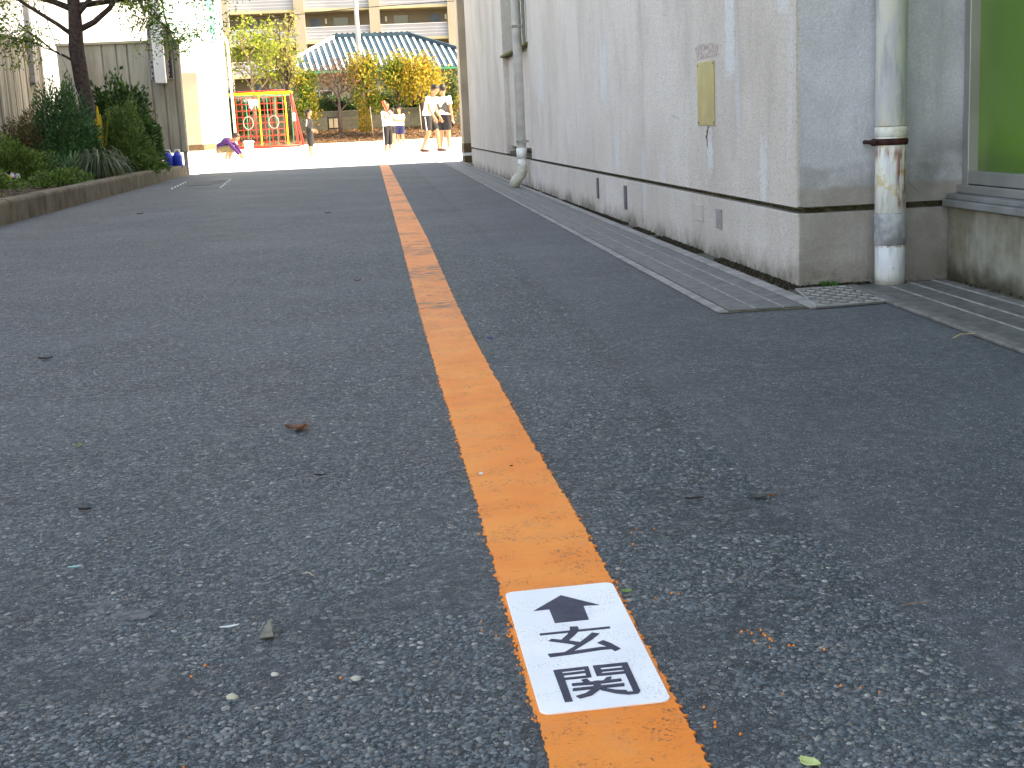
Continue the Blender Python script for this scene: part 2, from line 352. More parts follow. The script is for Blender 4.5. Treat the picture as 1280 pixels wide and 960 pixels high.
    g=G('grey_siding',.7,.3); X,Y,Z=g.xyz(); s=g.noise(1,5,v=g.map((7,7,.8)),rough=.65); c=g.mix(g.smooth(s,.35,.65),(.28,.255,.20),(.42,.39,.325)); tp=g.smooth(g.math('ADD',Z,g.math('MULTIPLY',g.noise(5,4),.4)),2.1,2.4); c=g.mix(g.math('MULTIPLY',tp,.5),c,(.30,.24,.14)); g.base(c).nrm(g.bump(g.noise(40,3),.3,.004)); M['siding']=g.mat
    M['beige']=plain('beige_paint',(.42,.355,.26),.7,.12,2)
    M['brown']=plain('brown_base',(.12,.075,.04),.8,.2,6)
    M['white']=plain('white_paint',(.80,.80,.79),.6,.04,2)
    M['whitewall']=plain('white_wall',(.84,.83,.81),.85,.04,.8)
    M['pinkwall']=plain('cream_house_wall',(.50,.40,.31),.85,.06,1)
    M['greymetal']=plain('grey_bracket',(.34,.33,.34),.6,.15,10)
    M['blue']=plain('blue_plastic',(.012,.045,.42),.4,.1,6)
    M['bark']=plain('tree_bark',(.060,.042,.038),.95,.4,22,.012)
    M['barklight']=plain('pale_bark',(.20,.15,.09),.95,.3,12,.012)
    M['yardwall']=plain('block_wall',(.13,.13,.10),.9,.2,1.2,.01)
    M['signwhite']=None
    g=G('white_plate',.55,.4); c=g.mix(g.smooth(g.noise(9,4),.35,.65),(.80,.80,.82),(.86,.86,.87)); s=g.math('MULTIPLY',g.smooth(g.noise(420,3,rough=.7),.585,.64),g.smooth(g.noise(13,4,rough=.6),.44,.62)); c=g.mix(g.math('MULTIPLY',s,.75),c,(.15,.15,.17)); s2=g.smooth(g.noise(60,4,rough=.7),.60,.75); c=g.mix(g.math('MULTIPLY',s2,.22),c,(.45,.44,.45)); g.base(c); g.nrm(g.bump(g.noise(240,3),.35,.0012)); M['signwhite']=g.mat
    g=G('plate_lettering',.7,.3); c=g.mix(g.smooth(g.noise(40,4),.35,.65),(.035,.038,.062),(.055,.058,.085)); s=g.smooth(g.noise(500,3,rough=.7),.62,.70); c=g.mix(g.math('MULTIPLY',s,.5),c,(.2,.2,.24)); g.base(c); g.nrm(g.bump(g.noise(300,3),.5,.001)); M['ink']=g.mat
    M['yellow']=plain('yellow_paint',(.80,.56,.02),.4,.08,3)
    M['red']=plain('red_paint',(.62,.03,.02),.4,.1,3)
    M['greenp']=plain('green_paint',(.03,.22,.12),.5,.1,3)
    M['tyre']=plain('black_rubber',(.03,.03,.03),.8,.2,6)
    M['pale']=plain('pale_rope',(.30,.31,.29),.8,.1,9)
    M['bingrey']=plain('bin_grey',(.42,.45,.40),.6,.1,6)
    M['net']=plain('net_cord',(.25,.70,.55),.7,.1,6)
    M['roof']=plain('blue_green_roof',(.012,.042,.066),.45,.25,1.5)
    M['rib']=plain('pale_roof_rib',(.42,.44,.48),.5,.08,2)
    M['apt']=plain('apartment_render',(.36,.33,.26),.9,.06,.5)
    M['apt2']=plain('apartment_back_wall',(.24,.21,.16),.9,.1,.5)
    M['parapet']=plain('apartment_parapet',(.33,.35,.38),.7,.05,.7)
    M['slab']=plain('slab_edge',(.50,.45,.28),.8,.06,.7)
    M['door']=plain('blue_grey_door',(.12,.16,.22),.5,.1,2)
    M['wire']=plain('black_cable',(.03,.03,.03),.6)
    M['pole']=plain('concrete_pole',(.42,.42,.40),.8,.1,1)
    # leaves
    M['lf_tree']=leafmat('pine_green_leaf',[(0, (0.03, 0.072, 0.018)), (0.5, (0.084, 0.168, 0.03)), (1, (0.264, 0.336, 0.048))],.4)
    M['lf_dark']=leafmat('dark_glossy_leaf',[(0, (0.0203, 0.0522, 0.0174)), (0.6, (0.0464, 0.1087, 0.029)), (1, (0.1015, 0.203, 0.0508))],.2,.4)
    M['lf_conifer']=leafmat('conifer_leaf',[(0, (0.0261, 0.0798, 0.0319)), (0.6, (0.0551, 0.145, 0.0508)), (1, (0.1087, 0.2175, 0.0725))],.2)
    M['lf_mid']=leafmat('mid_green_leaf',[(0, (0.042, 0.09, 0.021)), (0.6, (0.09, 0.1725, 0.0375)), (1, (0.18, 0.27, 0.06))],.25)
    M['lf_brown']=leafmat('heather_leaf',[(0, (0.07, 0.0588, 0.0252)), (0.4, (0.112, 0.126, 0.042)), (0.75, (0.168, 0.119, 0.056)), (1, (0.252, 0.175, 0.077))],.2)
    M['lf_blade']=leafmat('strap_leaf',[(0, (0.024, 0.048, 0.0192)), (0.7, (0.054, 0.084, 0.036)), (0.85, (0.144, 0.18, 0.108)), (1, (0.312, 0.336, 0.24))],.2,.45)
    M['lf_yel']=leafmat('yellow_leaf',[(0,(.40,.22,.02)),(1,(.62,.42,.03))],.3)
    M['lf_flower']=leafmat('pansy_petal',[(0,(.75,.70,.78)),(.5,(.45,.30,.6)),(.62,(.8,.6,.04)),(1,(.8,.55,.02))],.3)
    M['lf_ygreen']=leafmat('lime_leaf',[(0,(.08,.12,.015)),(.5,(.20,.27,.03)),(1,(.40,.42,.06))],.45)
    M['lf_olive']=leafmat('pale_olive_leaf',[(0,(.14,.14,.05)),(.5,(.28,.27,.09)),(1,(.42,.36,.14))],.45)
    M['lf_green']=leafmat('hedge_leaf',[(0,(.02,.05,.02)),(.6,(.04,.09,.03)),(1,(.08,.14,.04))],.3)
    M['lf_bush']=leafmat('bush_leaf',[(0,(.05,.09,.015)),(.6,(.11,.17,.02)),(1,(.28,.28,.03))],.4)
    M['lf_gold']=leafmat('golden_leaf',[(0,(.10,.12,.02)),(.35,(.28,.24,.03)),(.75,(.50,.36,.04)),(1,(.42,.19,.04))],.45)
    M['lf_rust']=leafmat('rusty_leaf',[(0, (0.0825, 0.0488, 0.0225)), (0.5, (0.1575, 0.09, 0.045)), (1, (0.24, 0.1275, 0.0675))],.35)
    M['skin']=plain('skin',(.40,.19,.11),.55,.08,9)
    M['hair']=plain('black_hair',(.012,.010,.010),.5,.3,30)
    M['hairbrown']=plain('dark_brown_hair',(.035,.018,.012),.5,.3,30)
    M['cl_white']=plain('white_cotton',(.80,.80,.80),.9,.04,9)
    M['cl_black']=plain('black_cloth',(.018,.018,.022),.9,.2,9)
    M['cl_navy']=plain('navy_cloth',(.02,.025,.08),.9,.2,9)
    M['cl_grey']=plain('grey_cloth',(.085,.078,.07),.9,.15,14)
    M['cl_purple']=plain('purple_knit',(.045,.012,.085),.9,.2,14)
    M['cl_khaki']=plain('khaki_cloth',(.15,.115,.06),.9,.15,9)
    M['shoe']=plain('brown_shoe',(.07,.03,.025),.6,.2,12)
    M['shoewhite']=plain('white_shoe',(.75,.75,.75),.6,.05,12)
    M['eye']=plain('eye_dark',(.01,.01,.01),.2)
    M['lip']=plain('lips',(.35,.10,.08),.5)
    M['bat']=plain('red_bat',(.60,.07,.03),.4,.1,9)
mk()

# ================================================================== SETTING
def sheet(name,x0,y0,x1,y1,z,mat,nx=1,ny=1):
    m=MB(); vs=[(x0+(x1-x0)*i/nx,y0+(y1-y0)*j/ny,z) for j in range(ny+1) for i in range(nx+1)]
    m.add(vs,[(j*(nx+1)+i,j*(nx+1)+i+1,(j+1)*(nx+1)+i+1,(j+1)*(nx+1)+i) for j in range(ny) for i in range(nx)])
    return m.build(name,mat,kind='structure')
sheet('ground',-1500,-1500,1500,1500,-.012,M['dirt'])
sheet('schoolyard',-70,22.36,70,66,-.002,M['sand'])
sheet('road',-3.3,-9,1.98,22.36,0,M['asphalt'])

import numpy as np
def aggregate():
    rs=np.random.RandomState(5); N=98000
    y=1.02+ (rs.rand(N)**1.5)*6.2; x0=-.37*y-.12; x1=np.where(y<3.85,np.minimum(.50*y+.15,1.47),np.minimum(.50*y+.15,.99)); x=x0+(x1-x0)*rs.rand(N)
    keep=np.ones(N,bool)
    for k in range(N):
        if .112<x[k]<.285: keep[k]=False
        elif mnoise.noise(V((x[k]*5,y[k]*5,2)))+.5*mnoise.noise(V((x[k]*17,y[k]*17,6)))<-.12: keep[k]=False
    x=x[keep];y=y[keep];N=len(x); n=7
    right=x>.60; rad=np.where(right,rs.uniform(.0014,.0030,N),rs.uniform(.0018,.0054,N)**1.0)*(1+.06*(y-1)); asp=rs.uniform(.55,1,N); rot=rs.uniform(0,np.pi,N); h=rad*rs.uniform(.05,.15,N)+.0001
    a=2*np.pi*np.arange(n)/n; jr=rs.uniform(.62,1.2,(N,n))
    px=np.cos(a)*jr*rad[:,None]; py=np.sin(a)*jr*(rad*asp)[:,None]; c=np.cos(rot)[:,None];s_=np.sin(rot)[:,None]
    X=px*c-py*s_; Yv=px*s_+py*c; tx=rs.normal(0,.07,N)[:,None]; ty=rs.normal(0,.07,N)[:,None]
    lo=np.stack([x[:,None]+X,y[:,None]+Yv,np.full((N,n),-.0006)],-1)
    hi=np.stack([x[:,None]+X*.86,y[:,None]+Yv*.86,.0002+h[:,None]+X*.7*tx+Yv*.7*ty],-1)
    co=np.concatenate([lo,hi],1).reshape(-1,3)
    base=(np.arange(N)*2*n)[:,None,None]; i=np.arange(n); j=(i+1)%n
    quads=(base+np.stack([i,j,n+j,n+i],-1)[None]).reshape(N,-1); top=(base[:,:,0]+(n+i)[None])
    loops=np.concatenate([quads,top],1).ravel()
    cnt=np.tile(np.array([4]*n+[n]),N); st=np.concatenate([[0],np.cumsum(cnt)[:-1]])
    me=bpy.data.meshes.new('embedded_stones'); me.vertices.add(len(co)); me.vertices.foreach_set('co',co.ravel().astype(np.float32))
    me.loops.add(len(loops)); me.loops.foreach_set('vertex_index',loops.astype(np.int32)); me.polygons.add(len(cnt)); me.polygons.foreach_set('loop_start',st.astype(np.int32)); me.polygons.foreach_set('loop_total',cnt.astype(np.int32))
    me.update(calc_edges=True); me.validate()
    g=G('aggregate_stone',.6,.4); c_=g.ramp(g.rand(),[(0,(.045,.060,.068)),(.25,(.075,.098,.112)),(.45,(.11,.132,.148)),(.60,(.155,.138,.125)),(.72,(.10,.14,.16)),(.86,(.19,.19,.18)),(.965,(.25,.245,.23)),(1,(.42,.40,.36))])
    g.base(g.mix(g.smooth(g.noise(500,3),.3,.7),c_,g.mix(.35,c_,(.04,.05,.055)))); g.nrm(g.bump(g.noise(600,3),.5,.0006)); me.materials.append(g.mat)
    o=bpy.data.objects.new('embedded_stones',me); col.objects.link(o); tag(o,'flat gravel stones set in the worn asphalt surface of the drive','gravel',kind='stuff')
aggregate()
# painted guide line : jagged, 1.5 mm thick
def line_x(y):
    P=[(-2,.128,.270),(1.2,.130,.276),(2.0,.131,.275),(2.5,.128,.263),(3.45,.122,.252),(4.6,.118,.248),(7.3,.117,.262),(22.34,.095,.238)]
    for a,b in zip(P,P[1:]):
        if y<=b[0]:
            t=(y-a[0])/(b[0]-a[0]); return a[1]+(b[1]-a[1])*t,a[2]+(b[2]-a[2])*t
    return P[-1][1],P[-1][2]
m=MB(); ys=[];y=-1.5
while y<22.33: ys.append(y); y+= .0028 if .9<y<3 else (.006 if 3<=y<7 else .03)
ys.append(22.335); vs=[];fs=[];z=.0024
for i,y in enumerate(ys):
    l,r=line_x(y)
    def jag(k):
        a=mnoise.noise(V((y*95,k,0)))*.0034+mnoise.noise(V((y*28,k+9,0)))*.0028
        s=mnoise.noise(V((y*210,k+33,0)))
        return a+(.0055*max(0,s-.2)/.5)
    l-=jag(1.3); r+=jag(5.7)
    vs+=[(l-.001,y,-.001),(l,y,z),(l+(r-l)*.33,y,z),(l+(r-l)*.66,y,z),(r,y,z),(r+.001,y,-.001)]
for i in range(len(ys)-1):
    for k in range(5): a=i*6+k; fs.append((a,a+1,a+7,a+6))
m.add(vs,fs); line=m.build('guide_line',M['orange'],label='long orange painted guide line running straight up the asphalt drive',cat='road marking')

# flakes and blobs of the same paint that ran past the edge
m=MB()
def blob(m,x,y,r,h,z=0,n=7):
    pts=[(x+r*math.cos(2*PI*k/n)*rnd.uniform(.6,1.2),y+r*math.sin(2*PI*k/n)*rnd.uniform(.6,1.2)) for k in range(n)]
    vs=[(px,py,z) for px,py in pts]+[(x+(px-x)*.6,y+(py-y)*.6,z+h) for px,py in pts]
    m.add(vs,[tuple(range(n,2*n))]+[(i,(i+1)%n,n+(i+1)%n,n+i) for i in range(n)])
for i in range(75):
    y=rnd.uniform(1.27,1.68); l=.131;r=.276
    if rnd.random()<.62: x=l-abs(rnd.gauss(.0015,.0022))
    else: x=r+abs(rnd.gauss(-.001,.002))
    blob(m,x,y,rnd.uniform(.001,.0032),rnd.uniform(.001,.003))
for i in range(50):
    y=rnd.uniform(1.1,3.2); l,r=line_x(y); x=(l-abs(rnd.gauss(.003,.005))) if rnd.random()<.5 else r+abs(rnd.gauss(.003,.005))
    blob(m,x,y,rnd.uniform(.0008,.0022),.002)
for cx,cy,n,s in [(.41,1.45,9,.012),(.44,1.40,4,.02),(.33,1.62,3,.02),(.31,1.25,5,.03),(.42,1.30,4,.04),(.36,1.9,4,.04),(.10,1.55,3,.015),(-.05,1.5,2,.1),(-.25,1.45,4,.1)]:
    for k in range(n): blob(m,cx+rnd.gauss(0,s),cy+rnd.gauss(0,s),rnd.uniform(.0010,.0022),.0022)
m.build('paint_crumbs',M['orange'],label='orange paint crumbs scattered on the asphalt along the line and white plate',cat='paint crumbs',kind='stuff')

# direction plate
t=empty('direction_plate',(0,0,0),0,'white rectangular floor plate reading 玄関 under a dark arrow, set in the orange line','floor sign')
cx=[(.1335,1.283),(.2715,1.289),(.2745,1.662),(.1325,1.654)]; pts=[]; rr=.011
for i,(x,y) in enumerate(cx):
    sx,sy=[(1,1),(-1,1),(-1,-1),(1,-1)][i]; c=(x+sx*rr,y+sy*rr); a0=[180,270,0,90][i]
    for k in range(7): a=R(a0+15*k); pts.append((c[0]+rr*math.cos(a),c[1]+rr*math.sin(a)))
m=MB(); m.prism(pts,.0005,.0042); m.build('plate',M['signwhite'],t,bevel=.0006)
LET=[[(201.7, 1625.8), (244.2, 1580.6), (224.2, 1582.0), (223.5, 1533.9), (181.5, 1531.2), (180.8, 1579.0), (160.9, 1577.6)], [(159.4, 1501.5), (244.1, 1506.2), (243.7, 1499.9), (158.7, 1495.4)], [(197.4, 1515.6), (206.8, 1514.5), (206.6, 1500.8), (198.1, 1486.2), (188.8, 1471.2), (181.6, 1476.6), (190.8, 1491.2), (195.6, 1503.2)], [(166.5, 1476.1), (170.8, 1481.8), (187.5, 1474.3), (205.2, 1463.0), (200.3, 1453.9), (190.9, 1461.5)], [(220.3, 1491.0), (228.5, 1486.3), (216.9, 1469.8), (181.2, 1430.0), (174.6, 1432.3), (193.2, 1453.1), (211.0, 1477.2)], [(160.7, 1437.5), (177.2, 1438.4), (223.3, 1445.2), (237.0, 1443.6), (235.8, 1437.0), (221.9, 1436.9), (186.4, 1430.6), (162.0, 1427.9)], [(221.2, 1458.6), (229.3, 1464.7), (236.3, 1454.3), (244.4, 1436.1), (237.2, 1430.0), (230.3, 1445.1)], [(160.7, 1389.9), (169.8, 1391.3), (170.2, 1306.4), (161.9, 1305.9)], [(169.7, 1390.9), (199.7, 1393.0), (199.3, 1386.3), (169.6, 1384.2)], [(195.1, 1392.3), (200.2, 1392.9), (199.4, 1363.9), (193.9, 1362.6)], [(169.8, 1379.2), (195.9, 1381.2), (195.7, 1376.2), (169.9, 1374.2)], [(169.7, 1366.9), (194.8, 1368.1), (194.7, 1363.2), (169.8, 1362.0)], [(205.3, 1393.1), (213.0, 1393.6), (211.9, 1365.4), (205.2, 1365.1)], [(206.1, 1392.9), (243.6, 1394.8), (244.0, 1387.8), (205.9, 1386.6)], [(210.7, 1380.1), (237, 1381.2), (237, 1376.3), (210.4, 1375.6)], [(210.7, 1370.1), (237, 1371.0), (237, 1365.8), (210.6, 1364.8)], [(236.7, 1394.1), (244.3, 1394.2), (243.8, 1317.2), (236.1, 1313.8), (236.6, 1327.3)], [(228.7, 1317.2), (236.6, 1316.4), (244.0, 1317.9), (240.8, 1311.6), (229.5, 1310.9)], [(187.2, 1357.5), (193.3, 1359.5), (195.9, 1350.0), (189.3, 1349.8)], [(214.4, 1357.9), (220.4, 1359.5), (217, 1350.5), (209.8, 1349.9)], [(175.4, 1349.9), (199.2, 1350.2), (229.8, 1351.8), (229.3, 1346.6), (198.1, 1344.0), (175.2, 1344.8)], [(174.7, 1337.0), (230.8, 1339.5), (230.0, 1333.4), (173.9, 1331.7)], [(199.3, 1350.9), (205.9, 1351.5), (205.4, 1333.8), (192.2, 1317.1), (178.6, 1311.5), (175.5, 1317.5), (186.6, 1322.1), (196.5, 1333.6)], [(203.7, 1338.1), (207.4, 1331.4), (219.0, 1323.9), (229.7, 1320.9), (230.3, 1311.1), (217.7, 1316.4), (203.6, 1328.2)]]
def let(name,idx):
    m=MB()
    for i in idx: m.prism([(x/1000,y/1000) for x,y in LET[i]],.0038,.0046+.00004*i)
    m.build(name,M['ink'],t)
let('arrow',[0]); let('character',range(1,7)); let('character',range(7,24))

# ---- drain along the wall
def skew(x,y): return x-.028+(y-4)*.0056
def strip(m,x0,x1,y0,y1,z0,z1,sk=skew):
    a,b,c,d=(sk(x0,y0),y0),(sk(x1,y0),y0),(sk(x1,y1),y1),(sk(x0,y1),y1)
    m.prism([a,b,c,d],z0,z1)
t=empty('drain_channel',(1.2,12,0),0,'long grey steel drain grating beside the foot of the rendered wall','drain')
def loc0(o): o.location=-V(o.parent.location); return o
m=MB(); strip(m,1.038,1.372,3.97,22.30,.001,.0022); loc0(m.build('channel_dark_strip',M['groove'],t))  # dark strip stands in for the shaded depth below the bars
m=MB()
seg=[3.97,7.96,11.95,15.94,19.93,22.3]
for a,b in zip(seg,seg[1:]): strip(m,1.038,1.070,a,b-.012,.001,.0072)
loc0(m.build('outer_edging',M['conc'],t,bevel=.002))
m=MB()
for a,b in zip(seg,seg[1:]): strip(m,1.320,1.368,a+.4,b+.4-.012 if b<22 else b,.001,.0078)
strip(m,1.320,1.368,3.95,4.358,.001,.0078)
loc0(m.build('inner_edging',M['conc'],t,bevel=.002))
y=4.0
pan=[1.074,1.160,1.248,1.316]
k=0
while y<22.2:
    y1=min(y+.995,22.29); m=MB()
    yy=y+.006
    while yy<y1-.01:
        p=.0155
        for a,b in zip(pan,pan[1:]): strip(m,a+.004,b-.004,yy,yy+p*.86,.0025,.0052)
        yy+=p
    m.cur=1
    for x in pan[1:3]:
        strip(m,x-.0022,x+.0022,y,y1-.004,.003,.0064)
        yy=y
        while yy<y1-.014:
            strip(m,x-.0028,x+.0028,yy,yy+.008,.0064,.0085); yy+=.016
    loc0(m.build('grating',[M['steel'],M['steellight']],t)); y+=.995; k+=1

# chequer plate between the two drains
t=empty('checker_plate',(1.45,4.16,0),0,'square steel drain cover with raised lozenges between wall corner and pipe','drain cover')
q=[(1.305,3.945),(1.535,3.975),(1.578,4.385),(1.375,4.375)]
def bil(u,v):
    a=V(q[0])*(1-u)+V(q[1])*u; b=V(q[3])*(1-u)+V(q[2])*u; return a*(1-v)+b*v
m=MB(); m.prism(q,.001,.0075); loc0(m.build('cover',M['steel'],t,bevel=.002))
m=MB()
for i in range(8):
    for j in range(9):
        c=bil(.08+.84*i/7,.07+.86*j/8); a=R(35 if (i+j)%2 else -35)+.1
        d=V((math.cos(a),math.sin(a)))*.0135; n=V((-d.y,d.x))*.3
        m.prism([tuple(c+d),tuple(c+n),tuple(c-d),tuple(c-n)],.0073,.0112)
for a,b in ((0,1),(1,2),(2,3),(3,0)):
    A=V(q[a]);B=V(q[b]); cc=(V(q[0])+V(q[1])+V(q[2])+V(q[3]))/4
    A2=A+(cc-A)*.05;B2=B+(cc-B)*.05
    m.prism([tuple(A),tuple(B),tuple(B2),tuple(A2)],.0074,.0100)
loc0(m.build('tread',M['steellight'],t))

# near drain
def sk2(x,y): return x+(y-4)*.012 if x<1.75 else x+(y-4)*.02
t=empty('drain_channel',(1.7,3,0),0,'short slatted drain grating under the window wall, right of the pipe','drain')
m=MB(); m.prism([(1.545,-4),(1.93,-4),(1.93,4.44),(1.60,4.36)],.002,.0045); loc0(m.build('channel_dark_strip',M['groove'],t))  # dark sheet in place of the channel's shaded depth
def e1(y): return 1.535+(y-3.97)*.045 if y>3.2 else 1.50
def lerp(a,b,t): return a+(b-a)*t
def ex(f,y):
    return lerp(1.536+(max(y,1.5)-3.97)*.03,1.885+(max(y,1.5)-3.97)*.02,f)
m=MB()
for a,b in [(-4,-1),(-1,1.0),(1.0,2.97),(2.97,4.385)]: m.prism([(ex(0,a),a),(ex(.11,a),a),(ex(.11,b),b-.01),(ex(0,b),b-.01)],.001,.012)
loc0(m.build('outer_edging',M['steelmid'],t,bevel=.003))
m=MB()
for a,b in [(-4,-1),(-1,1.0),(1.0,2.97),(2.97,4.42)]: m.prism([(ex(.93,a),a),(ex(1.02,a),a),(ex(1.02,b),b-.01),(ex(.93,b),b-.01)],.001,.010)
loc0(m.build('inner_edging',M['steelmid'],t,bevel=.002))
for y0 in (-1.0,-.01,.98,1.97,2.96,3.95):
    y1=min(y0+.985,4.40); m=MB(); yy=y0
    while yy<y1-.01:
        m.prism([(ex(.12,yy),yy),(ex(.92,yy),yy),(ex(.92,yy),yy+.0105),(ex(.12,yy),yy+.0105)],.0047,.0072); yy+=.0165
    m.cur=1
    for f in (.38,.64,.90):
        m.prism([(ex(f,y0)-.0022,y0),(ex(f,y0)+.0022,y0),(ex(f,y1)+.0022,y1),(ex(f,y1)-.0022,y1)],.005,.0088)
        yy=y0
        while yy<y1-.01:
            m.prism([(ex(f,yy)-.003,yy),(ex(f,yy)+.003,yy),(ex(f,yy)+.003,yy+.008),(ex(f,yy)-.003,yy+.008)],.0087,.0108); yy+=.0165
    loc0(m.build('grating',[M['steel'],M['steellight']],t))

# dirt and moss packed between drain and wall
m=MB()
for i in range(5200):
    y=rnd.uniform(4.0,19.6) if rnd.random()<.55 else rnd.uniform(4.0,8.5)
    if mnoise.noise(V((y*1.7,3,1)))<-.22: continue
    w=.045; x=1.407-abs(rnd.gauss(0,.022))-.002
    if x<1.338+(y-4)*.0056 or y<4.41: continue
    s=rnd.uniform(.002,.007); blob(m,x,y,s,rnd.uniform(.004,.013),.001,5)
for i in range(900):
    if rnd.random()<.6: x=rnd.uniform(1.42,1.66);y=4.455-abs(rnd.gauss(0,.014))
    else: y=rnd.uniform(1,4.45);x=1.945-abs(rnd.gauss(0,.014))
    blob(m,x,y,rnd.uniform(.002,.006),rnd.uniform(.003,.010),.001,5)
m.build('moss_and_dirt',plain('packed_dirt',(.035,.027,.015),.95,.6,60,.003),label='dark crumbly dirt and moss packed along the foot of the wall',cat='dirt',kind='stuff')
sheet('wall_foot_strip',1.30,3.97,1.60,22.3,.0008,plain('gritty_concrete',(.09,.08,.065),.95,.4,30,.006))
# weeds
def weed(x,y,n,s,label,group=None):
    m=MB()
    for i in range(n):
        a=rnd.uniform(0,2*PI);r=rnd.uniform(0,s); p=V((x+math.cos(a)*r*1.3,y+math.sin(a)*r*.4,rnd.uniform(.004,s*.5)))
        m.leaf(p,rnd.uniform(.008,.016),rnd.uniform(.005,.009),(math.cos(a),math.sin(a)*.5,rnd.uniform(.1,.9)))
    o=m.build('weed',leafmat('weed_leaf',[(0,(.03,.10,.015)),(1,(.08,.22,.03))],.3),label=label,cat='weed',group=group); return o
weed(1.50,4.42,55,.035,'small bright green weed sprouting at the wall foot by the checkered cover')
weed(1.40,19.35,70,.07,'patch of green moss at the far corner of the wall base')

# ================================================================== SCHOOL BUILDING
B=empty('school_building',(3,10,0),0,'weathered pale rendered school building with green window, along the right side of the drive','building')
m=MB()
X0=1.41
m.box(X0,4.46,.272,X0+.19,12.15,7.9)
m.box(X0,14.42,.272,X0+.19,19.7,7.9)
m.box(X0,12.15,2.9,X0+.19,14.42,7.9)      # above window
m.box(X0+.19,4.46,.272,12,19.7,7.9)
# end face beyond X0+.19 is part of the core box; near block above / beside its window
m.box(2.005,2.2,2.3,2.3,4.458,7.9); m.box(2.005,-9,.272,2.3,2.2,7.9); m.box(2.3,-9,.272,12,4.458,7.9)
loc0(m.build('wall',M['wall'],B))
m=MB(); m.box(1.413,4.463,-.1,12,19.698,.250); loc0(m.build('plinth',M['plinth'],B,bevel=.004))
m=MB(); m.box(1.445,4.49,.2,11.9,19.66,.30); loc0(m.build('groove',M['groove'],B))
# uneven brown lip under the render edge
m=MB()
y=4.46
while y<19.6:
    d=rnd.uniform(.02,.07); h=rnd.uniform(.0015,.0045); m.box(1.4105,y,.2715-h,1.43,y+d*.98,.2745); y+=d
x=1.42
while x<1.94:
    d=rnd.uniform(.01,.04); h=rnd.uniform(.001,.004); m.box(x,4.4608,.2715-h,x+d,4.48,.2738); x+=d
loc0(m.build('groove_lip',M['groove'],B))
# recessed bay below the far window
m=MB(); m.box(X0+.055,12.15,.35,X0+.1895,14.42,1.27); loc0(m.build('recess_panel',M['wall'],B))
w=MB(); w.box(1.53,12.2,1.28,1.59,12.24,2.9); w.box(1.53,14.36,1.28,1.59,14.40,2.9); w.box(1.53,12.2,1.285,1.59,14.4,1.325); w.box(1.53,12.2,2.85,1.59,14.4,2.89)
for yy in (12.93,13.3,13.66): w.box(1.535,yy,1.30,1.585,yy+.035,2.88)
win=loc0(w.build('window',M['alu'],B,bevel=.003))
def child(m,name,mat,par,**k): return m.build(name,mat,par,**k)
m=MB(); m.box(1.56,12.22,1.30,1.565,14.38,2.87); child(m,'pane',M['glass'],win)
m=MB(); m.box(1.385,12.10,1.262,1.53,14.47,1.285); child(m,'sill',M['sillmoss'],win,bevel=.003)
# lower wall of near block, sill and window
m=MB(); m.box(1.938,-9,-.1,2.29,4.457,.250); m.box(1.945,-9,.250,2.29,4.455,.2715);loc0(m.build('low_wall',M['stain'],B,bevel=.004))
w=MB()
w.box(1.985,2.25,.31,2.06,2.29,2.3); w.box(1.985,4.412,.31,2.06,4.452,2.3); w.box(1.985,2.29,.325,2.06,4.412,.368); w.box(1.985,2.29,2.25,2.06,4.412,2.29)
w.box(1.965,2.24,.295,2.05,4.452,.322)
win=loc0(w.build('window',M['alu'],B,bevel=.003))
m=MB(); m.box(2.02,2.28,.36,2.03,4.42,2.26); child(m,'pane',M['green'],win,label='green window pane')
m=MB(); m.box(2.0,4.3755,.29,2.12,4.4595,2.31); child(m,'jamb',M['alu'],win) if False else None
m=MB(); m.box(1.913,2.1,.252,2.05,4.452,.276); m.box(1.928,2.1,.276,2.05,4.453,.294); child(m,'sill',M['sill'],win,bevel=.004)
m=MB(); m.box(2.07,2.2,.28,2.3,4.457,2.3); loc0(m.build('window_reveal',M['darkgap'],B))
# weep slots in the plinth
for y,z0,z1,wd in ((8.58,.095,.226,.05),(7.62,.082,.216,.06)):
    m=MB(); m.box(1.404,y-wd/2,z0,1.42,y+wd/2,z1); loc0(m.build('vent_slot',plain('slot_grey',(.11,.11,.12),.6),B,bevel=.002))
m=MB(); m.box(1.408,5.79,.135,1.42,5.94,.208); loc0(m.build('patch_plate',M['plinth'],B,bevel=.002))
m=MB(); m.box(1.4085,5.80,.135,1.42,5.812,.207); loc0(m.build('vent_slot',M['darkgap'],B))
m=MB(); m.box(1.4075,5.47,.125,1.42,5.56,.206); loc0(m.build('patch_plate',M['conc'],B,bevel=.002))
# end pillar carrying the porch slab
m=MB(); m.box(1.44,21.75,.30,2.6,22.3,7.9); m.box(2.0,19.7,.0,2.3,21.75,3.2); m.box(1.41,19.70,3.2,12,22.3,7.9); m.box(2.3,19.7,0,12,22.3,3.2)
loc0(m.build('pillar',plain('tan_render',(.44,.36,.275),.9,.15,1.5,.004),B))
m=MB(); m.box(1.437,21.747,.155,2.6,22.303,.30); loc0(m.build('pillar_base',M['brown'],B))
m=MB(); m.box(1.425,21.73,.105,2.6,22.31,.152); loc0(m.build('sunlit_gap_strip',M['whitewall'],B))  # pale strip stands in for sunlight coming through the gap
m=MB(); m.box(1.44,21.75,0,2.6,22.3,.105); loc0(m.build('pillar_footing',M['brown'],B))
m=MB(); m.box(1.36,-9.1,7.9,12.1,22.35,8.02); loc0(m.build('roof',M['conc'],B))

